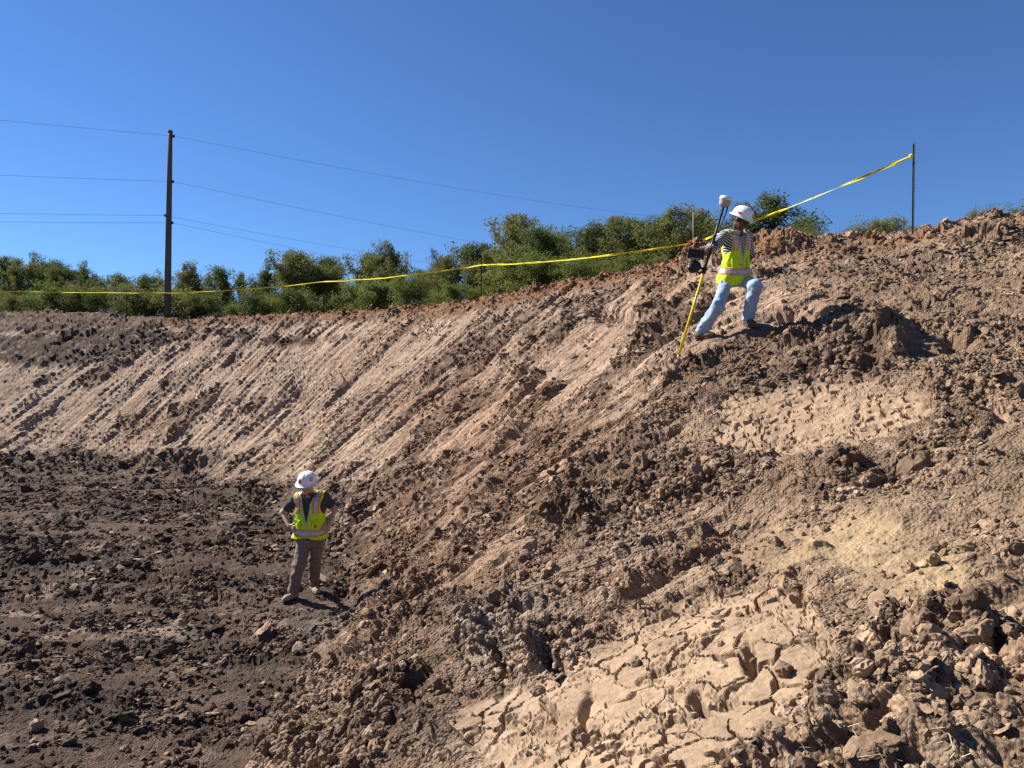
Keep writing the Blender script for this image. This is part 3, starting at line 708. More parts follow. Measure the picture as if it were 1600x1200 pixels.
def lathe_hat(parent, head, fw, up, name='hard_hat'):
    """full-brim hard hat: shell with crown ridge, brim, sweat band"""
    fw = nrm(fw); up = nrm(np.asarray(up)-fw*(np.asarray(up) @ fw)); rt = np.cross(up, fw)
    def W(x, y, z): return head+rt*x+fw*y+up*z
    nA = 48; prof = [(0.0, .152), (.03, .150), (.06, .143), (.085, .130), (.105, .108), (.118, .080), (.124, .05), (.127, .03)]
    V = []; 
    for rr_, z in prof:
        for a in range(nA):
            t = 2*math.pi*a/nA; x = rr_*.98*math.sin(t); y = rr_*1.14*math.cos(t)
            rid = .008*math.exp(-(x/.014)**2)*(1 if z > .06 else 0)+.005*(math.exp(-((abs(x)-.045)/.010)**2))*(1 if z > .07 else 0)
            V.append(W(x, y, z+rid))
    Q = [[i*nA+a, i*nA+(a+1) % nA, (i+1)*nA+(a+1) % nA, (i+1)*nA+a] for i in range(len(prof)-1) for a in range(nA)]
    shell = mesh_arrays('hat_shell', np.array(V), np.array(Q)[:, ::-1], M['white'], parent, True)
    br = [(.124, .034), (.130, .027), (.140, .022), (.151, .016), (.155, .012), (.151, .009), (.138, .015), (.120, .022)]; V = []
    for rr_, z in br:
        for a in range(nA):
            t = 2*math.pi*a/nA; k = rr_-.124; ext = 1.0+.35*max(0, math.cos(t))*(k > 0.005)
            V.append(W((.124*.98+k)*math.sin(t), (.124*1.14+k*ext)*math.cos(t), z-.006*max(0, math.cos(t))*(k/.05)))
    Q = [[i*nA+a, i*nA+(a+1) % nA, (i+1)*nA+(a+1) % nA, (i+1)*nA+a] for i in range(len(br)-1) for a in range(nA)]
    brim = mesh_arrays('hat_brim', np.array(V), np.array(Q)[:, ::-1], M['white'], shell, True)
    def decal(name, ang, z0, wd, ht, mat, par, off=.002):
        V = []; nx, nz = 5, 4
        for j in range(nz+1):
            for i in range(nx+1):
                z = z0+ht*(j/nz-.5); rr_ = np.interp(z, [p[1] for p in prof[::-1]], [p[0] for p in prof[::-1]])+off
                t = math.radians(ang)+(i/nx-.5)*wd/rr_
                V.append(W(rr_*.98*math.sin(t), rr_*1.14*math.cos(t), z))
        Q = [[j*(nx+1)+i, j*(nx+1)+i+1, (j+1)*(nx+1)+i+1, (j+1)*(nx+1)+i] for j in range(nz) for i in range(nx)]
        return mesh_arrays(name, np.array(V), np.array(Q), mat, par, True)
    return shell, decal, W

def build_person(name, J, fw, hfw, kind, label):
    root = empty(name, [float(v) for v in (*((J['footL'][:2]+J['footR'][:2])/2), min(J['footL'][2], J['footR'][2]))])
    tag(root, label, 'person'); O = np.array(root.location)
    pel, neck = J['pelvis'], J['neck']; L = np.linalg.norm(neck-pel); U = nrm(neck-pel); fw = nrm(np.asarray(fw)-U*(np.asarray(fw) @ U)); Rt = np.cross(U, fw)
    stout = 1.08 if kind == 'a' else .96
    hs = np.array([-.22, -.12, 0, .2, .42, .68, .86, .97, 1.03])*L
    wd = np.array([.13, .165, .172, .163, .160, .178, .180, .135, .05])*stout; dp = np.array([.09, .115, .122, .118, .116, .122, .112, .085, .04])*stout
    def loc(P): q = P-pel; return q @ Rt, q @ fw, q @ U
    def torso(P):
        x, y, h = loc(P); w = np.interp(h, hs, wd); d = np.interp(h, hs, dp)
        k = (np.abs(x/w)**2.4+np.abs(y/d)**2.4)**(1/2.4)
        side = (k-1)*np.minimum(w, d); cap = np.maximum(hs[0]-h, h-hs[-1])
        return np.maximum(side*.85, cap)
    def shoulders(P):
        return cone(P, J['shL'], J['shR'], .068, .068)
    hc = J['head']; hfw = nrm(hfw); hup = nrm(np.array([0, 0, 1.])-hfw*hfw[2]); hrt = np.cross(hup, hfw); HA = np.array([hrt, hfw, hup])
    def hp(x, y, z): return hc+hrt*x+hfw*y+hup*z
    def headf(P):
        d = ell(P, hp(0, -.01, .03), HA, (.078, .098, .105))
        d = smn(d, ell(P, hp(0, .035, -.045), HA, (.056, .055, .070)), .03)
        d = smn(d, cone(P, hp(0, .088, .012), hp(0, .112, -.022), .010, .015), .012)         # nose
        d = smn(d, cone(P, hp(-.03, .084, .028), hp(.03, .084, .028), .012, .012), .015)      # brow
        d = smn(d, cone(P, hp(-.018, .088, -.058), hp(.018, .088, -.058), .008, .008), .008)  # lips
        d = smn(d, cone(P, hp(0, .075, -.098), hp(0, .070, -.100), .018, .018), .02)          # chin
        for s_ in (-1, 1):
            d = smn(d, ell(P, hp(s_*.082, -.01, 0), HA, (.010, .020, .032)), .006)
            d = np.maximum(d, -ell(P, hp(s_*.030, .098, .006), HA, (.016, .012, .010)))
        return d
    def neckf(P): return cone(P, neck-U*.04, hp(0, -.02, -.06), .062, .056)
    def handf(P, wr, tip, nrm_, curl):
        """palm and five bent fingers from wrist towards tip; nrm_ = back of the hand"""
        ax = nrm(tip-wr); nb = nrm(nrm_-ax*(nrm_ @ ax)); sd = np.cross(ax, nb)
        d = None
        for i, (o, ln) in enumerate(zip((-.030, -.010, .010, .029), (.070, .082, .078, .062))):
            kn = wr+ax*.085+sd*o
            c = cone(P, wr+ax*.01+sd*o*.6, kn, .013, .0115); d = c if d is None else smn(d, c, .012)
            a1 = nrm(ax*math.cos(curl)-nb*math.sin(curl)); a2 = nrm(ax*math.cos(curl*2.1)-nb*math.sin(curl*2.1))
            p1 = kn+a1*ln*.5+sd*o*.15; p2 = p1+a2*ln*.5
            d = smn(d, smn(cone(P, kn, p1, .0095, .0090), cone(P, p1, p2, .0088, .0075), .004), .004)
        t0 = wr+ax*.03-sd*.028; t1 = t0+nrm(ax*.6-sd*.8-nb*.2)*.045; t2 = t1+nrm(ax*.8-sd*.2-nb*.6*math.sin(curl))*.04
        return smn(d, smn(cone(P, t0, t1, .014, .011), cone(P, t1, t2, .010, .008), .005), .010)
    arms = {s_: [J['sh'+s_], J['el'+s_], J['wr'+s_]] for s_ in 'LR'}
    def armf(P, s_, g=0.0): return chain(P, arms[s_], [.056+g, .042+g, .028+g], .02)
    def leg(P, s_, g=0): return chain(P, [J['hip'+s_], J['kn'+s_], J['an'+s_]], [.085+g, .058+g, .042+g], .03)
    def body(P):
        d = smn(torso(P)+.012, shoulders(P)+.012, .04)
        for s_ in 'LR':
            d = smn(d, armf(P, s_), .035); d = smn(d, handf(P, J['wr'+s_], J['hd'+s_], J['hn'+s_], J['curl'+s_]), .014)
            d = smn(d, leg(P, s_, -.012), .03)
        d = smn(d, neckf(P), .03)
        return smn(d, headf(P), .015)
    pts = np.array([v for k, v in J.items() if np.ndim(v) == 1 and k[:2] not in ('hn', 'to', 'gn')])
    lo, hi = pts.min(0)-.22, pts.max(0)+.22
    skin = M['skin_'+kind]
    sdf_part('body', body, lo, hi, skin, root, .006, O)
    bx0, bx1 = pel-.42, neck+.30
    # trousers
    pm = M['pants'] if kind == 'a' else M['jeans']
    def trousers(P):
        d = torso(P)-.006; x, y, h = loc(P); d = np.maximum(d, h-.10)
        for s_ in 'LR':
            rad = ([.098, .080, .072] if kind == 'a' else [.084, .076, .080])
            hip, kn, an = J['hip'+s_], J['kn'+s_], J['an'+s_]
            c = chain(P, [hip, kn, an+(an-kn)*(-.03)], rad, .04)
            t = (P-kn) @ nrm(an-kn)
            ring = np.sin(t*70+2.2*np.sin(P @ np.array([31., 17., 9.]))+(1 if s_ == 'L' else 3))
            c = c+.0035*ring*np.exp(-((t-.02)/.10)**2)+.0060*ring*np.exp(-((t-np.linalg.norm(an-kn)+.06)/.09)**2)
            d = smn(d, c, .035)
        d = d+.011*folds(P, 5, 22)+.007*folds(P, 6, 46)
        for s_ in 'LR':       # hems
            an = J['an'+s_]; ax = nrm(an-J['kn'+s_]); near_ = np.linalg.norm(P-an, axis=1) < .17
            d = np.where(near_, np.maximum(d, (P-an) @ ax-.028), d)
        return d
    lo2 = pts.min(0)-.14; hi2 = np.maximum(pel, pts.max(0))+.2; hi2[2] = pel[2]+.2
    tr = sdf_part('trousers', trousers, lo2, hi2, pm, root, .007, O)
    # boots
    for s_ in 'LR':
        an = J['an'+s_]; ft = J['toe'+s_]; a = nrm(ft); s2 = nrm(np.cross([0, 0, 1], a)); n_ = J['gn'+s_]; a = nrm(a-n_*(a @ n_)); s2 = np.cross(n_, a)
        sole = J['foot'+s_]
        def boot(P):
            d = cone(P, sole-a*.045+n_*.040, sole+a*.11+n_*.034, .042, .044)
            d = smn(d, cone(P, sole+a*.11+n_*.034, sole+a*.155+n_*.030, .044, .036), .02)
            d = smn(d, cone(P, sole-a*.03+n_*.05, an+np.array([0, 0, .04]), .046, .046), .04)
            return np.maximum(d, -((P-sole) @ n_)+.0)+.002*folds(P, 9, 60)
        bo = sdf_part('boot', boot, sole-.30, sole+.32, M['boot_'+kind], root, .007, O)
        def welt(P):
            q = P-sole; return np.maximum(np.minimum(cone(P, sole-a*.045, sole+a*.11, .048, .050), cone(P, sole+a*.11, sole+a*.155, .050, .042)), np.abs(q @ n_-.008)-.010)
        sdf_part('sole', welt, sole-.25, sole+.25, M['black'] if kind == 'a' else M['boot_b'], bo, .006, O)
    # shirt with short sleeves
    def shirt(P):
        x, y, h = loc(P); d = smn(torso(P)-.006, shoulders(P)-.012, .045); d = np.maximum(d, -.04-h)
        d = smn(d, np.maximum(neckf(P)-.016, np.maximum(h-L*1.04, -(h-.8*L))), .015)
        for s_ in 'LR':
            a_, e_ = J['sh'+s_], J['el'+s_]; ax = nrm(e_-a_); t = (P-a_) @ ax; ln = np.linalg.norm(e_-a_)
            c = cone(P, a_, e_, .070, .066)+.005*np.sin(t*60+3*np.sin(P @ np.array([25., 40., 11.])))
            c = np.maximum(c, t-ln*(.72 if kind == 'a' else .92)); c = np.maximum(c, -t-.09)
            d = smn(d, c, .03)
        d = np.maximum(d, -(np.linalg.norm(P-(neck+fw*.075+U*.015), axis=1)-.055))
        return d+.003*folds(P, 12, 40)
    sh = sdf_part('shirt', shirt, np.minimum(pel, np.minimum(J['elL'], J['elR']))-.2, np.maximum(neck, np.maximum(J['elL'], J['elR']))+.2, M['tee'] if kind == 'a' else M['stripes'], root, .007, O)
    def collar(P):
        x, y, h = loc(P); d = np.abs(neckf(P)-.018)-.006; d = np.maximum(d, np.abs(h-L*1.02)-.03)
        return np.maximum(d, -(np.linalg.norm(P-(neck+fw*.09+U*.01), axis=1)-.05))
    sdf_part('collar', collar, neck-.16, neck+.18, M['tee'] if kind == 'a' else M['zip'], sh, .006, O)
    # safety vest
    hem = .0 if kind == 'a' else -.08; vb = (.36 if kind == 'a' else .42)*L
    def vbase(P, g):
        d = smn(torso(P)-.017, shoulders(P)-.022, .045)+.0085*folds(P, 21, 20)+.004*folds(P, 22, 48)
        x, y, h = loc(P); fl_ = (.012 if kind == 'a' else .026)*(h < .25*L)*np.clip((.25*L-h)/.1, 0, 1)+.10*np.clip(.10*L-h, 0, .3)
        return d-fl_-g
    def vclip(P):
        x, y, h = loc(P); ax = np.abs(x)
        c = np.maximum(hem+.015*np.cos(x*18)*(y > 0)-h, ax-(.178*stout+.30*np.clip(.45*L-h, 0, .3)))
        c = np.maximum(c, np.where(h > .86*L, .058-ax, -1))            # neck opening
        vn = np.where(y > 0, (h-vb)/(L*.95-vb)*.075-ax, -1)                                      # V front
        c = np.maximum(c, vn*.9)
        arm = np.maximum(.175-ax*1.0, -(h-.55*L)); hole = np.hypot((ax-.225*stout)/1.0, (h-.76*L)/2.1)-.072
        return np.maximum(c, -hole)
    def vest(P): return np.maximum(vbase(P, 0), vclip(P))
    blo = np.minimum(pel, neck)-.30; bhi = np.maximum(pel, neck)+.30; blo[2] = pel[2]-.2; bhi[2] = neck[2]+.14
    ve = sdf_part('safety_vest', vest, blo, bhi, M['vest'], root, .006, O)
    def shell(g0, region):
        def f(P): return np.maximum(np.maximum(np.maximum(vbase(P, g0), -vbase(P, g0-.006)), vclip(P)), region(P))
        return f
    hb = .085 if kind == 'a' else .085
    def rband(hw): return lambda P: np.abs(loc(P)[2]-hb+.012*np.cos(loc(P)[0]*9))-hw
    xs = .118*stout
    def rstrap(hw, s_): return lambda P: np.maximum(np.abs(loc(P)[0]*s_-xs)-hw, .60*L-loc(P)[2])
    sdf_part('orange_trim', shell(.003, rband(.048)), blo, bhi, M['orange'], ve, .005, O)
    sdf_part('reflective_band', shell(.006, rband(.029)), blo, bhi, M['silver'], ve, .005, O)
    for s_ in (-1, 1):
        sdf_part('orange_trim', shell(.003, rstrap(.043, s_)), blo, bhi, M['orange'], ve, .005, O)
        sdf_part('reflective_strap', shell(.006, rstrap(.024, s_)), blo, bhi, M['silver'], ve, .005, O)
    def front(P): return -loc(P)[1]
    sdf_part('zip', shell(.005, lambda P: np.maximum(np.maximum(np.abs(loc(P)[0])-.010, front(P)), loc(P)[2]-vb)), blo, bhi, M['zip'], ve, .004, O)
    def vtrim(P):
        x, y, h = loc(P); e = np.abs(np.abs(x)-(h-vb)/(L*.95-vb)*.075/1.0-.010)-.008
        return np.maximum(np.maximum(e, -y), np.maximum(vb-h, h-.95*L))
    sdf_part('neck_trim', shell(.004, vtrim), blo, bhi, M['zip'], ve, .004, O)
    for s_ in (-1, 1):
        sdf_part('pocket', shell(.009, lambda P: np.maximum(np.maximum(np.abs(loc(P)[0]*s_-.115*stout)-.048, np.abs(loc(P)[2]-.33*L)-.065), front(P))), blo, bhi, M['vest'], ve, .006, O)
    tagx = .115*stout*(1 if kind == 'a' else -.45)
    sdf_part('badge', shell(.012, lambda P: np.maximum(np.maximum(np.abs(loc(P)[0]-tagx)-(.014 if kind == 'a' else .028), np.abs(loc(P)[2]-.30*L)-(.018 if kind == 'a' else .009)), front(P))), blo, bhi, M['red'] if kind == 'a' else M['orange'], ve, .004, O)
    # hair under the hat, hat
    def hair(P):
        d = ell(P, hp(0, -.014, .032), HA, (.083, .102, .106)); q = P-hc
        return np.maximum(d, np.maximum(q @ hfw-.045, -(q @ hup)-.035))
    sdf_part('hair', hair, hc-.2, hc+.2, M['hair'], root, .006, O)
    if kind == 'c':
        def beard(P):
            d = smn(ell(P, hp(0, .035, -.047), HA, (.060, .058, .073)), cone(P, hp(0, .075, -.098), hp(0, .070, -.1), .022, .022), .02)
            q = P-hc; return np.maximum(d, q @ hup+.055+.3*np.abs(q @ hrt))
        sdf_part('beard', beard, hc-.2, hc+.2, M['hair'], root, .006, O)
    if kind == 'b':
        def shades(P):
            d = np.minimum(ell(P, hp(-.034, .096, .010), HA, (.033, .012, .022)), ell(P, hp(.034, .096, .010), HA, (.033, .012, .022)))
            for s_ in (-1, 1): d = np.minimum(d, cone(P, hp(s_*.064, .085, .016), hp(s_*.084, -.01, .016), .004, .004))
            return np.minimum(d, cone(P, hp(-.01, .105, .014), hp(.01, .105, .014), .004, .004))
        sdf_part('dark_glasses', shades, hc-.2, hc+.2, M['lens'], root, .004, O)
    shell_, decal, W = lathe_hat(root, hc+hup*.020-hfw*.008-O, hfw, hup)
    return root, shell_, decal
def gplace(J, s_, x, y):
    z, zm = ground_z(x, y, .07); J['foot'+s_] = np.array([x, y, z+.012]); 
    n = np.array([-float(bil(GZX, np.array([x]), np.array([y]))[0])*.6, -float(bil(GZY, np.array([x]), np.array([y]))[0])*.6, 1.0]); J['gn'+s_] = nrm(n)
J = dict(pelvis=at(485, 838, 9.62), neck=at(485, 773, 9.60), shL=at(464, 779, 9.60), shR=at(506, 777, 9.64), elL=at(442, 801, 9.70), elR=at(523, 795, 9.74),
         wrL=at(452, 822, 9.56), wrR=at(514, 820, 9.60), hdL=at(463, 828, 9.49), hdR=at(505, 826, 9.52), head=at(480, 757, 9.46),
         hipL=at(475, 848, 9.60), hipR=at(496, 848, 9.63), knL=at(467, 885, 9.50), knR=at(492, 880, 9.72))
J.update(hnL=np.array([-.5, -.8, .3]), hnR=np.array([.5, -.8, .3]), curlL=.55, curlR=.55, toeL=np.array([-.45, -1, 0]), toeR=np.array([.5, -.85, 0]))
gplace(J, 'L', -2.93, 9.48); gplace(J, 'R', -2.735, 9.83)
J['anL'] = J['footL']+np.array([0, .02, .095]); J['anR'] = J['footR']+np.array([-.01, .02, .095])
pa, hsA, dcA = build_person('person', J, (-.12, -1, 0), (-.16, -.92, -.30), 'a', 'person in charcoal shirt and brown trousers, hands on hips, standing on the pit floor')
d_ = dcA('decal', -18, .085, .05, .05, M['red'], hsA); dcA('decal_mark', -20, .080, .026, .022, M['black'], d_, .004)
d_ = dcA('decal', 62, .085, .045, .045, M['red'], hsA); dcA('decal_mark', 62, .088, .024, .022, M['decal_white'], d_, .004)
J = dict(pelvis=at(1148, 432, 9.27), neck=at(1151, 364, 9.13), shL=at(1132, 370, 9.08), shR=at(1166, 369, 9.26), elL=at(1104, 394, 8.98), elR=at(1172, 400, 9.42),
         wrL=at(1107, 389, 8.76), wrR=at(1163, 424, 9.44), hdL=at(1115, 381, 8.70), hdR=at(1158, 434, 9.42), head=at(1158, 344, 8.98),
         hipL=at(1136, 438, 9.22), hipR=at(1162, 438, 9.30), knL=at(1122, 478, 9.02), knR=at(1180, 447, 8.93))
J.update(hnL=np.array([.3, -.8, .6]), hnR=np.array([0, 1, 0]), curlL=.95, curlR=.4, toeL=np.array([.75, -.6, 0]), toeR=np.array([.1, -1, 0]))
gplace(J, 'L', 2.45, 9.15); gplace(J, 'R', 3.02, 9.06)
J['anL'] = J['footL']+np.array([-.01, .02, .095]); J['anR'] = J['footR']+np.array([0, .02, .095])
pb, hsB, dcB = build_person('person', J, (.42, -.9, 0), (.58, -.62, -.50), 'b', 'person in light blue jeans and striped shirt, climbing the bank with a survey pole')
d_ = dcB('decal', 6, .082, .058, .048, M['red'], hsB)
for dx, w_, z_, h_ in ((-9, .013, .088, .026), (9, .013, .088, .026), (0, .016, .080, .016)): dcB('decal_castle', 6+dx, z_, w_, h_, M['decal_white'], d_, .004)
dcB('decal', -82, .060, .055, .026, M['red'], hsB)
HAND = J['wrL']+.75*(J['hdL']-J['wrL'])
# ------------------------------------------------------------------ tubes and small solids
def tube(pts, rad, n=10, cap=True):
    pts = [np.asarray(p, float) for p in pts]; V = []; Q = []; ring0 = None
    up = np.array([0, 0, 1.]) if abs(nrm(pts[-1]-pts[0])[2]) < .9 else np.array([1., 0, 0])
    rad = rad if np.ndim(rad) else [rad]*len(pts)
    for i, p in enumerate(pts):
        t = nrm(pts[min(i+1, len(pts)-1)]-pts[max(i-1, 0)]); a = nrm(np.cross(t, up)); b_ = np.cross(t, a)
        for k in range(n):
            w = 2*math.pi*k/n; V.append(p+rad[i]*(math.cos(w)*a+math.sin(w)*b_))
    for i in range(len(pts)-1):
        for k in range(n): Q.append([i*n+k, i*n+(k+1) % n, (i+1)*n+(k+1) % n, (i+1)*n+k])
    T = []
    if cap:
        V += [pts[0], pts[-1]]; c0, c1 = len(V)-2, len(V)-1; e = (len(pts)-1)*n
        for k in range(n): T += [[c0, (k+1) % n, k], [c1, e+k, e+(k+1) % n]]
    return np.array(V), np.array(Q)[:, ::-1], np.array(T).reshape(-1, 3)[:, ::-1]
def tube_obj(name, pts, rad, mat, parent=None, n=10, smooth=True, origin=(0, 0, 0)):
    V, Q, T = tube(pts, rad, n); return mesh_arrays(name, V-np.asarray(origin), [Q, T], mat, parent, smooth)
def join(parts):
    V = []; Q = []; T = []; o = 0
    for v, q, t in parts: V.append(v); Q.append(q+o); T.append(t+o); o += len(v)
    return np.vstack(V), np.vstack(Q), np.vstack(T)
def box(c, sx, sy, sz, ax=None, bev=.12):
    ax = np.eye(3) if ax is None else np.asarray(ax)
    bm = bmesh.new(); bmesh.ops.create_cube(bm, size=1)
    for v in bm.verts: v.co = Vector((v.co.x*sx, v.co.y*sy, v.co.z*sz))
    bmesh.ops.bevel(bm, geom=bm.edges, offset=bev*min(sx, sy, sz), segments=2, affect='EDGES', profile=.6)
    for v in bm.verts: v.co = Vector(np.asarray(c)+np.array(v.co) @ ax)
    return bm
def box_obj(name, bm, mat, parent, origin=(0, 0, 0)):
    for v in bm.verts: v.co -= Vector(origin)
    me = bpy.data.meshes.new(name); bm.to_mesh(me); bm.free(); me.materials.append(mat)
    o = bpy.data.objects.new(name, me); C.objects.link(o); o.parent = parent; return o

# ------------------------------------------------------------------ survey pole held by the upper person
M['pole_yellow'] = plain('pole_yellow', (.78, .56, .015), .4, .06, 40); M['black_plastic'] = plain('black_plastic', (.014, .014, .015), .45, .2, 60)
M['grey_plastic'] = plain('receiver_grey', (.33, .32, .30), .5, .08, 60); M['white_plastic'] = plain('receiver_white', (.72, .71, .68), .4, .04, 60); M['steel'] = plain('dull_steel', (.32, .31, .30), .4, .15, 40, metal=.7)
tip = np.array([2.083, 8.985, 0]); tip[2] = ground_z(2.083, 8.985, .03)[0]-.015
hnd = at(1112.5, 383, 8.72); ax_ = nrm(hnd-tip); Lp = np.linalg.norm(at(1133, 322, 8.66)-tip)
sp_ = empty('survey_pole', [float(v) for v in tip]); tag(sp_, 'yellow and black survey pole with satellite receiver on top, held by the climbing person', 'survey pole')
PT = lambda d: ax_*d
frac = np.linalg.norm(at(1099, 424, 8.8)-tip)
tube_obj('point', [PT(0), PT(.05), PT(.10)], [.003, .008, .012], M['steel'], sp_)
tube_obj('lower_tube', [PT(.10), PT(frac)], [.0155, .0155], M['pole_yellow'], sp_, 14)
for d in (.45, .85): tube_obj('grip_ring', [PT(d), PT(d+.012)], [.0165, .0165], M['steel'], sp_, 14)
tube_obj('upper_tube', [PT(frac), PT(Lp-.01)], [.0155, .0145], M['black_plastic'], sp_, 14)
tube_obj('clamp', [PT(frac-.03), PT(frac-.02), PT(frac+.05), PT(frac+.06)], [.022, .030, .030, .022], M['black_plastic'], sp_, 14)
tube_obj('hand_grip', [PT(frac+.16), PT(frac+.45)], [.019, .019], M['black_plastic'], sp_, 14)
rc = tube_obj('receiver', [PT(Lp-.02), PT(Lp), PT(Lp+.015), PT(Lp+.06), PT(Lp+.064)], [.030, .062, .066, .072, .074], M['grey_plastic'], sp_, 28)
tube_obj('receiver_cap', [PT(Lp+.064), PT(Lp+.09), PT(Lp+.108), PT(Lp+.115)], [.076, .077, .066, .030], M['white_plastic'], rc, 28)
sidev = nrm(np.cross(ax_, [0, -1, 0])); sidev = sidev if sidev[0] > 0 else -sidev
tube_obj('antenna', [PT(Lp)+sidev*.048, PT(Lp-.10)+sidev*.050, PT(Lp-.24)+sidev*.036], [.010, .009, .005], M['black_plastic'], rc)
# controller on its bracket, left of the pole
cc = at(1087.5, 397, 8.72)-tip; A_ = np.array([nrm([1, -.15, -.12]), nrm([.15, 1, .35]), nrm(np.cross([1, -.15, -.12], [.15, 1, .35]))])
co = box_obj('controller', box(cc, .20, .045, .125, A_, .25), M['black_plastic'], sp_)
box_obj('screen', box(cc-A_[1]*.0235, .145, .004, .085, A_, .3), M['black'], co)
box_obj('key_strip', box(cc-A_[1]*.024-A_[2]*.05, .15, .004, .012, A_, .3), M['grey_plastic'], co)
tube_obj('bracket', [PT(frac+.02), (PT(frac+.02)+cc-A_[2]*.10)/2+np.array([0, -.02, -.015]), cc-A_[2]*.10, cc-A_[2]*.03], .012, M['black_plastic'], sp_)
bag = cc+np.array([-.015, .03, -.15])
def bagf(P):
    d = ell(P, bag, np.eye(3), (.085, .06, .088)); return d+.010*folds(P, 31, 40)+.004*folds(P, 32, 90)
V_, Q_ = nets(bagf, bag-.14, bag+.14, .007); mesh_arrays('battery_pouch', V_, Q_, M['black_plastic'], sp_, True)

# ------------------------------------------------------------------ posts and barrier tape along the crest
M['post'] = plain('post_dark_steel', (.028, .024, .022), .6, .35, 40, metal=.3); M['post_tip'] = plain('post_rust', (.08, .04, .025), .8, .3, 40); M['post_white'] = plain('post_grey_rod', (.38, .36, .33), .6, .2, 40)
M['wood_stake'] = plain('post_weathered', (.12, .095, .07), .85, .3, 60)
def zsurf(x, y):
    if math.hypot(x, y) < 49 and abs(math.atan2(x, y)) < math.radians(42.5): return ground_z(x, y, .05)[0]
    return zb(x, y)
def crest_point(px, back=.25, y0=None):
    """spot on the crest along a viewing column: the highest ground line, a step behind it"""
    u = (px-800)/F; ys = np.arange(8, 46, .05); z = bil(ZG, u*ys, ys)
    k = int(np.argmax(z/ys)); y = ys[k]+back if y0 is None else y0
    return u*y, y
def t_post(px, h, lean=(0, 0), label='', y0=None, back=.2, mat='post', studs=True, group=None):
    x, y = crest_point(px, back, y0); z = zsurf(x, y)-.12
    r_ = empty('tape_post', (x, y, z)); tag(r_, label, 'post', group)
    top = np.array([lean[0], lean[1], h+.12])
    u_ = nrm(top); s_ = nrm(np.cross(u_, [0, 1, 0])); f_ = np.cross(s_, u_)
    if mat == 'post_white':
        tube_obj('rod', [top*0, top], .007, M[mat], r_, 8); return np.array([x, y, z]), top
    bm = box(top/2, .036, .007, np.linalg.norm(top), np.array([s_, f_, u_]), .2); box_obj('flange', bm, M[mat], r_)
    box_obj('web', box(top/2-f_*.019, .007, .030, np.linalg.norm(top), np.array([s_, f_, u_]), .2), M[mat], r_)
    if studs:
        for k in range(int(h/.055)):
            box_obj('stud', box(u_*(.2+k*.055)-s_*.0195+f_*.002, .012, .012, .022, np.array([s_, f_, u_]), .25), M[mat], r_) if k == 0 else None
            if k:
                o = bpy.data.objects.new('stud', bpy.data.objects['stud'].data if False else [c for c in r_.children if c.name.startswith('stud')][0].data); C.objects.link(o); o.parent = r_
                o.location = [float(v) for v in u_*k*.055]
    return np.array([x, y, z]), top
P5, t5 = t_post(1426, 1.56, (.02, 0), 'dark studded steel post standing alone on the right crest, tape tied near its top', y0=12.3)
P4, t4 = t_post(1083, 1.0, (0, 0), 'thin pale rod post among the bushes left of the climbing person', y0=15.6, mat='post_white', studs=False)
P3, t3 = t_post(752, 1.42, (0, 0), 'dark tape post on the crest in front of the trees at centre', studs=False)
P2, t2 = t_post(506, 1.25, (0, 0), 'dark tape post between the utility pole and the centre post', studs=False)
P1, t1 = t_post(198, 1.15, (0, 0), 'dark tape post just left of the utility pole', studs=False)
x0, y0 = crest_point(-140, .3); P0, t0 = np.array([x0, y0, zsurf(x0, y0)]), np.array([0, 0, 1.15])
M['tape'] = plain('tape_yellow', (.74, .60, .015), .75, .05, 3, spec=.1); M['ink'] = plain('tape_ink', (.02, .02, .02), .6, .05)
def tape_pts():
    ks = [(P0, t0, -140, 451), (P1, t1, 198, 457.5), (P2, t2, 506, 440), (P3, t3, 752, 414), (P4, t4, 1083, 380), (P5, t5, 1424, 244)]
    out = []
    for i in range(len(ks)-1):
        (pa_, ta, ua, va), (pb_, tb, ub, vb_) = ks[i], ks[i+1]
        a = at(ua, va, pa_[1]-.03); b_ = at(ub, vb_, pb_[1]-.03); n = 60
        sag = [.05, .16, .10, .10, .05][i]
        for k in range(n+(i == len(ks)-2)):
            s = k/n; p = a+(b_-a)*s; p[2] -= 4*sag*s*(1-s); out.append((p, i+s))
    return out
TP = tape_pts(); r_ = np.random.default_rng(4); V = []; tw = 0.4
for k, (p, s) in enumerate(TP):
    t = nrm(TP[min(k+1, len(TP)-1)][0]-TP[max(k-1, 0)][0]); sd = nrm(np.cross(t, [0, 0, 1.])); up_ = np.cross(sd, t)
    ang = .55*math.sin(s*5.1)+.5*math.sin(s*11.7+1)+.25*math.sin(s*29); w = .026*(1-.25*abs(math.sin(s*17))) if s < 4.93 else .030*(1-(s-4.93)*9)
    dv = up_*math.cos(ang)+sd*math.sin(ang); fo = .006*math.sin(s*43)
    mid_ = p+sd*(.012*math.sin(s*23)+fo)
    V += [p-dv*w, mid_, p+dv*w]
V = np.array(V); n = len(TP)
Q = np.array([[3*k+j, 3*k+3+j, 3*k+4+j, 3*k+1+j] for k in range(n-1) for j in (0, 1)])
tape = mesh_arrays('barrier_tape', V, Q, M['tape']); sol = tape.modifiers.new('thickness', 'SOLIDIFY'); sol.thickness = .0015
tag(tape, 'yellow barrier tape strung along the crest from post to post', 'barrier tape')
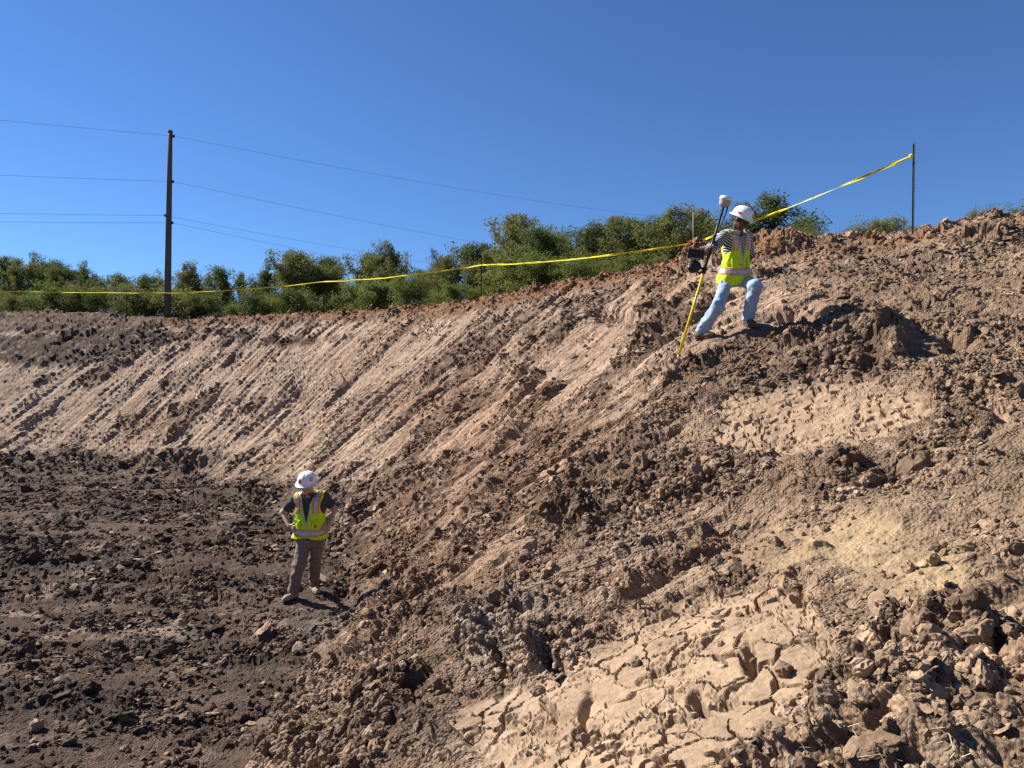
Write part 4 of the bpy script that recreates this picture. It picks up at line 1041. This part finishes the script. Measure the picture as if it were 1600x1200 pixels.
# print on the tape: short rows of black lettering, too small to read
IV = []; IQ = []
for k in range(8, n-6, 1):
    s = TP[k][1]
    if s < 3.0 or (k*7) % 10 > 4: continue
    a0, a1 = V[3*k], V[3*k+2]; b0, b1 = V[3*k+3], V[3*k+5]; m0, m1 = V[3*k+1], V[3*k+4]
    nn = nrm(np.cross(b0-a0, a1-a0)); nn = nn if nn[1] < 0 else -nn
    for j in range(4):
        f0, f1 = j/4+.03, j/4+.16
        for lo_, hi_ in ((.25, .75),):
            q = [m0+(m1-m0)*f0+(a1-m0)*(lo_-.15), m0+(m1-m0)*f1+(a1-m0)*(lo_-.15), m0+(m1-m0)*f1+(a1-m0)*hi_, m0+(m1-m0)*f0+(a1-m0)*hi_]
            o_ = len(IV); IV += [v+nn*.004 for v in q]; IQ.append([o_, o_+1, o_+2, o_+3])
ink = mesh_arrays('lettering', np.array(IV), np.array(IQ), M['ink'], tape); ink['kind'] = 'stuff'
knot = TP[-1][0]
def knf(P): return ell(P, knot+np.array([-.01, -.01, 0]), np.eye(3), (.035, .03, .035))+.008*folds(P, 41, 80)
V_, Q_ = nets(knf, knot-.09, knot+.09, .006); mesh_arrays('knot', V_, Q_, M['tape'], tape, True)

# ------------------------------------------------------------------ utility pole and wires
m_wood, nt, b = node_mat('pole_wood'); tc = nt.nodes.new('ShaderNodeTexCoord'); mpn = nt.nodes.new('ShaderNodeMapping'); mpn.inputs['Scale'].default_value = (18, 18, .8)
no = nt.nodes.new('ShaderNodeTexNoise'); no.inputs['Scale'].default_value = 1.5; no.inputs['Detail'].default_value = 6
cr = nt.nodes.new('ShaderNodeValToRGB'); cr.color_ramp.elements[0].color = (.045, .036, .028, 1); cr.color_ramp.elements[1].color = (.14, .115, .088, 1)
nt.links.new(tc.outputs['Object'], mpn.inputs[0]); nt.links.new(mpn.outputs[0], no.inputs['Vector']); nt.links.new(no.outputs[0], cr.inputs[0]); nt.links.new(cr.outputs[0], b.inputs['Base Color']); b.inputs['Roughness'].default_value = .9
YP = 36.2; xb = (261-800)/F*YP; zbse = zb(xb, YP)-.4; top = at(266, 204, YP)
up_root = empty('utility_pole', (xb, YP, zbse)); tag(up_root, 'tall dark wooden utility pole behind the crest at left', 'utility pole')
H = top-np.array([xb, YP, zbse]); tube_obj('shaft', [H*f_ for f_ in (0, .25, .5, .75, 1)], [.175, .160, .142, .125, .105], m_wood, up_root, 18)
M['insul'] = plain('insulator_grey', (.07, .065, .06), .85, .1, spec=.1); M['wire'] = plain('wire_dark', (.05, .055, .06), .5, .1)
att = []
for px, py, side in ((266, 213, 1), (268, 284, 1), (262, 337, -1), (268, 348.5, 1)):
    p = at(px, py, YP-.0); f_ = (p[2]-zbse)/H[2]; c = H*f_; e = c+np.array([side*.22, -.05, 0])
    tube_obj('insulator', [c+np.array([side*.08, 0, -.02]), c+np.array([side*.14, -.02, 0]), c+np.array([side*.18, -.04, .01]), e], [.05, .085, .055, .075], M['insul'], up_root)
    att.append(e+np.array([xb, YP, zbse]))
tube_obj('pole_band', [H*.985, H], [.115, .115], M['insul'], up_root, 18)
tube_obj('ground_wire', [H*.02+np.array([-.10, -.15, 0]), H*.5+np.array([-.08, -.13, 0]), H*.97+np.array([-.05, -.10, 0])], .012, M['insul'], up_root, 6)
ends = [((1130, 349, 74), (-62, 27, 14.9)), ((1130, 436, 74), (-62, 27, 10.5)), ((1130, 470, 74), (-62, 27, 8.0)), ((1130, 500, 74), (-62, 27, 7.4))]
names = ['topmost', 'second from top', 'third from top', 'lowest']
for k, (e2, e0) in enumerate(ends):
    a = att[k]; b2 = at(*e2); b0 = np.array(e0, float)
    for nm, q, sag in (('right', b2, .55), ('left', b0, .3)):
        pts = []
        for i in range(41):
            s = i/40; p = a+(q-a)*s; p[2] -= 4*sag*s*(1-s); pts.append(p)
        if nm == 'right': r1 = pts[::-1]
        else: wire_pts = r1+pts[1:]
    w = tube_obj('overhead_wire', wire_pts, .0065, M['wire'], None, 5); tag(w, names[k]+' overhead wire running through the utility pole' if k else 'topmost overhead wire at the tip of the utility pole', 'wire', 'overhead wires')
# ------------------------------------------------------------------ trees and bushes
def leaf_mat(name, c1, c2):
    m, nt, b = node_mat(name)
    oi = nt.nodes.new('ShaderNodeObjectInfo'); geo = nt.nodes.new('ShaderNodeNewGeometry'); no = nt.nodes.new('ShaderNodeTexNoise'); no.inputs['Scale'].default_value = 1.6; no.inputs['Detail'].default_value = 3
    nt.links.new(geo.outputs['Position'], no.inputs['Vector'])
    ad = nt.nodes.new('ShaderNodeMath'); ad.operation = 'MULTIPLY_ADD'; ad.inputs[1].default_value = .35; nt.links.new(geo.outputs['Random Per Island'], ad.inputs[0]); 
    a2 = nt.nodes.new('ShaderNodeMath'); a2.operation = 'MULTIPLY_ADD'; a2.inputs[1].default_value = .35; nt.links.new(oi.outputs['Random'], a2.inputs[0]); nt.links.new(no.outputs[0], a2.inputs[2])
    a3 = nt.nodes.new('ShaderNodeMath'); a3.operation = 'SUBTRACT'; a3.inputs[1].default_value = .35; nt.links.new(a2.outputs[0], a3.inputs[0]); nt.links.new(a3.outputs[0], ad.inputs[2])
    mx = nt.nodes.new('ShaderNodeMix'); mx.data_type = 'RGBA'; mx.inputs[6].default_value = (*c1, 1); mx.inputs[7].default_value = (*c2, 1); nt.links.new(ad.outputs[0], mx.inputs[0])
    nt.links.new(mx.outputs[2], b.inputs['Base Color']); b.inputs['Roughness'].default_value = .8; b.inputs['Specular IOR Level'].default_value = .08
    tr = nt.nodes.new('ShaderNodeBsdfTranslucent'); nt.links.new(mx.outputs[2], tr.inputs['Color'])
    ms = nt.nodes.new('ShaderNodeMixShader'); ms.inputs[0].default_value = .38; out = nt.nodes['Material Output']
    nt.links.new(b.outputs[0], ms.inputs[1]); nt.links.new(tr.outputs[0], ms.inputs[2]); nt.links.new(ms.outputs[0], out.inputs['Surface'])
    return m
ML = [leaf_mat('leaves_dark', (.062, .085, .024), (.17, .20, .058)), leaf_mat('leaves_olive', (.10, .115, .034), (.235, .235, .082)), leaf_mat('leaves_bright', (.09, .125, .03), (.22, .25, .07))]
m_bark = plain('bark', (.10, .08, .062), .95, .35, 12, bump=.4)
def tree_proto(seed, H, spread, trunk_h, nlimb, ntwig, nleaf, leaf, clump, mat, wispy=0.0):
    r_ = np.random.default_rng(seed); tubes = []; tips = []
    def path(a, d, ln, n=4, wob=.18):
        p = [np.array(a)]; dd = np.array(d, float)
        for i in range(n):
            dd = nrm(dd+r_.normal(size=3)*wob+np.array([0, 0, .06])); p.append(p[-1]+dd*ln/n)
        return p
    tr = path((0, 0, -.2), (r_.normal()*.06, r_.normal()*.06, 1), H*.72+.2, 6, .07); rad = .018*H+.02
    tubes.append(tube(tr, list(np.linspace(rad, rad*.35, len(tr))), 7)); T0 = np.array(tr)
    for i in range(nlimb):
        s = trunk_h+(1-trunk_h)*(i+.5*r_.random())/nlimb; k = s*(len(tr)-1); j = min(int(k), len(tr)-2); a = tr[j]+(tr[j+1]-tr[j])*(k-j)
        az = i*2.4+r_.random()*1.2; reach = spread*(.55+.6*r_.random())*(1.15-.75*max(0, s-.45))*(.75+.25*math.sin(s*3))
        lb = path(a, (math.cos(az), math.sin(az), .35+.7*s+.5*wispy), reach, 4, .2); tubes.append(tube(lb, list(np.linspace(rad*.42, rad*.12, len(lb))), 5))
        for t in range(ntwig):
            q = lb[1+int(r_.integers(0, len(lb)-1))]; tw = path(q, r_.normal(size=3)*.8+np.array([0, 0, .4+wispy*1.4]), reach*(.30+.3*r_.random()), 2, .25)
            tubes.append(tube(tw, [rad*.12, rad*.08, rad*.04], 3, False)); tips.append(tw[-1]); tips.append(tw[1])
        tips.append(lb[-1])
    tips.append(tr[-1]); tips.append(tr[-2])
    for t in range(6): tips.append(tr[-1]+r_.normal(size=3)*np.array([.12, .12, .16])*spread+np.array([0, 0, .1*H*wispy]))
    tips = np.array(tips); n = nleaf
    ti = r_.integers(0, len(tips), n); cs = clump*(.6+.8*r_.random(len(tips)))
    g_ = r_.normal(size=(n, 3)); g_ *= np.minimum(1, 1.5/np.linalg.norm(g_, axis=1))[:, None]; c = tips[ti]+g_*cs[ti][:, None]*np.array([.62, .62, .5+.3*wispy])
    u = r_.normal(size=(n, 3)); u /= np.linalg.norm(u, axis=1)[:, None]; w = r_.normal(size=(n, 3))+np.array([0, 0, .6]); w -= u*(w*u).sum(1)[:, None]; w /= np.linalg.norm(w, axis=1)[:, None]
    w = np.cross(u, w); s = leaf*(.6+.8*r_.random((n, 1)))
    V = np.stack([c-u*s, c+w*s*.42, c+u*s, c-w*s*.42], 1).reshape(-1, 3); Q = np.arange(4*n).reshape(n, 4)
    keep_ = V[:, 2] > -.05; V[:, 2] = np.where(keep_, V[:, 2], .0)
    tv = join([t if t[2].size else (t[0], t[1], np.zeros((0, 3), int)) for t in tubes])
    root = empty('tree'); a = mesh_arrays('trunk', tv[0], [tv[1], tv[2]], m_bark, root, True); b_ = mesh_arrays('crown', V, Q, mat, root, False)
    me = (a.data, b_.data); top_ = float(V[:, 2].max()); wide = float(np.percentile(np.abs(V[:, 0]), 97))
    for o in (a, b_, root): bpy.data.objects.remove(o)
    return me, top_, wide
PROTO = dict(
    round_=tree_proto(1, 5.0, 1.9, .22, 15, 6, 12000, .062, .34, ML[0]), dense=tree_proto(2, 5.0, 1.6, .10, 17, 6, 12500, .060, .33, ML[0]),
    olive=tree_proto(3, 5.0, 1.7, .15, 14, 6, 10500, .062, .32, ML[1]), wisp=tree_proto(4, 5.0, 1.5, .20, 14, 6, 6500, .060, .26, ML[1], .8),
    tall=tree_proto(5, 6.0, 1.5, .30, 13, 5, 9000, .062, .34, ML[0]), bush=tree_proto(6, 2.4, 1.7, .02, 16, 6, 8500, .058, .30, ML[2], .2),
    shrub=tree_proto(7, 2.0, 1.5, .02, 15, 6, 7000, .052, .26, ML[1], .5), spire=tree_proto(8, 3.0, .95, .05, 16, 6, 9000, .036, .18, ML[0], .5))
prg = np.random.default_rng(21)
def plant(name, kind, px, py_top, y, label, group=None, wide=1.0, cat='tree'):
    me, th, tw = PROTO[kind]; x = (px-800)/F*y; z = zb(x, y) if y < 70 else 3.1
    z = min(z, zb(x, y)+0)-.05; hgt = max((600-py_top)/F*y-z, .5); k = hgt/th
    root = empty(name, (x, y, z), prg.random()*6.28); root.scale = (k*wide, k*wide, k); tag(root, label, cat, group)
    for nm, m_ in zip(('trunk', 'crown'), me):
        o = bpy.data.objects.new(nm if cat == 'tree' or nm == 'crown' else 'stems', m_); C.objects.link(o); o.parent = root
    return root
FILL = 'trees in the belt behind the crest'
# trees that stand out
for a in [('tree', 'tall', 70, 390, 50, 'tall narrow dark tree near the left edge, rising above the treeline'), ('tree', 'tall', 124, 402, 47, 'leaning round-headed tree between the tall left tree and the utility pole'),
          ('tree', 'round_', 100, 415, 44, 'lower rounded tree crowded beside the leaning round-headed tree'),
          ('tree', 'olive', 450, 388, 38, 'pointed olive-green tree, tallest between the utility pole and the centre'), ('tree', 'wisp', 612, 374, 33, 'tall loose tree behind the tape left of the centre post'),
          ('tree', 'tall', 692, 390, 34, 'small round-headed tree standing clear just left of the centre post'), ('tree', 'dense', 842, 340, 26, 'large dense dark tree right of the centre post'),
          ('tree', 'round_', 925, 345, 25, 'broad leafy tree between the large dense tree and the wispy trees'), ('tree', 'wisp', 1040, 318, 22, 'wispy feathery tree rising left of the climbing person', None, 1.25),
          ('tree', 'spire', 1215, 288, 17.5, 'dense bushy evergreen right behind the climbing person', None, 1.6), ('tree', 'spire', 1150, 316, 18.5, 'thin dark tree behind the white hard hat of the climbing person'),
          ('tree', 'wisp', 985, 338, 24, 'slender olive tree left of the wispy feathery tree'), ('tree', 'wisp', 752, 388, 30, 'thin sparse tree right behind the centre post')]:
    plant(*a[:6], **({'wide': a[7]} if len(a) > 7 else {}))
# the belt between them
ORD = ['first', 'second', 'third', 'fourth', 'fifth', 'sixth', 'seventh', 'eighth', 'ninth', 'tenth', 'eleventh', 'twelfth', 'thirteenth', 'fourteenth']
MARK = [(-99, 'the left edge of the photo'), (261, 'the utility pole'), (506, 'the post beyond the utility pole'), (752, 'the centre post'), (930, 'the broad leafy tree')]
count = {}
def which(kind, px):
    k = max(i for i, m_ in enumerate(MARK) if m_[0] <= px); count[(kind, k)] = count.get((kind, k), -1)+1
    return '%s %s right of %s' % (ORD[min(count[(kind, k)], 13)], kind, MARK[k][1])
top_px = ([-60, 20, 60, 110, 160, 200, 260, 330, 380, 450, 510, 560, 620, 660, 720, 800, 850, 900, 960, 1000, 1060, 1110], [425, 420, 414, 416, 428, 432, 430, 420, 428, 400, 402, 412, 388, 402, 400, 376, 350, 352, 356, 346, 336, 350])
for row, (x_0, st_, dy, dpy) in enumerate([(-12, 36, 0, 0), (4, 46, 6, 24)]):
    for i, px in enumerate(np.arange(x_0, 1112, st_)):
        base = np.interp(px, *top_px)+prg.normal()*15-4+dpy; px = px+prg.normal()*7
        y = np.interp(px, [-60, 300, 600, 800, 1000, 1100], [46, 42, 34, 28, 24, 22])+prg.random()*4+dy
        kd = ['round_', 'wisp', 'olive', 'dense', 'wisp', 'tall', 'olive'][(i+3*row) % 7]
        plant('tree', kd, px, base, y, 'leafy belt tree, '+which('front-row one' if row == 0 else 'rear-row one', px), FILL, wide=.75+.35*prg.random())
FB = 'bushes along the foot of the treeline'
for i, px in enumerate(np.arange(-10, 1112, 31)):
    base = np.interp(px, [-60, 200, 450, 600, 800, 900, 1000, 1100], [446, 448, 438, 430, 408, 396, 384, 378])+prg.normal()*13+5; px = px+prg.normal()*8
    y = np.interp(px, [-60, 0, 300, 600, 800, 1000, 1100], [42, 40.5, 36.5, 29.5, 23.5, 19.3, 16.8])+prg.random()*1.6
    plant('bush', ['bush', 'shrub', 'bush'][i % 3], px, base, y, 'low crest bush, '+which('one', px), FB, wide=1.05+.45*prg.random(), cat='bush')
for a in [(1368, 335, 14.6, 'low spreading bush left of the dark studded post'), (1395, 328, 14.9, 'second bush close left of the dark studded post'), (1340, 348, 14.4, 'smallest low bush left of the dark studded post'),
          (1445, 345, 14.2, 'low scrub just right of the dark studded post'), (1522, 316, 14.4, 'airy grey-green bush on the crest right of the post'), (1560, 327, 14.8, 'small sprig of bush beside the airy grey-green bush'),
          (1596, 313, 14.6, 'bright yellow-green bush at the right edge'), (1262, 352, 16, 'small bush right of the bushy evergreen'), (1240, 350, 16.5, 'low bush at the foot of the bushy evergreen'), (1300, 362, 15, 'scrubby sprig on the crest between evergreen and post')]:
    plant('bush', 'bush' if a[0] in (1596,) else 'shrub', *a[:3], a[3], cat='bush', wide=1.25 if a[0] < 1500 else .8)

# ------------------------------------------------------------------ straw and dry stalks on the near bank
m_straw = plain('straw', (.55, .46, .29), .8, .2, 50)
sel = (MG['east'] > .2) & (np.hypot(X0, Y0) < 10) & (np.hypot(X0, Y0) > 1.6) | ((MG['yel'] > .2)) | ((X0 > .6) & (Y0 < 4) & (Y0 > 1.4))
ix = prg.choice(np.where(sel)[0], 420, replace=False); SV = []; SQ = []
for i in ix:
    p = GV[i].astype(float); az = prg.random()*6.28; ln = .012+.05*prg.random()**2; d = np.array([math.cos(az), math.sin(az), .25*prg.normal()]); d = nrm(d)*ln
    w = nrm(np.cross(d, [0, 0, 1]))*(.0006+.0008*prg.random()); md_ = np.array([0, 0, .006+.012*prg.random()]); lift = np.array([0, 0, .008])
    o_ = len(SV); SV += [p-d-w+lift, p-d+w+lift, p+w+lift+md_, p-w+lift+md_, p+d+w+lift, p+d-w+lift]; SQ += [[o_, o_+1, o_+2, o_+3], [o_+3, o_+2, o_+4, o_+5]]
st = mesh_arrays('straw', np.array(SV), np.array(SQ), m_straw); tag(st, 'bits of dry straw scattered over the near bank', 'straw', kind='stuff')
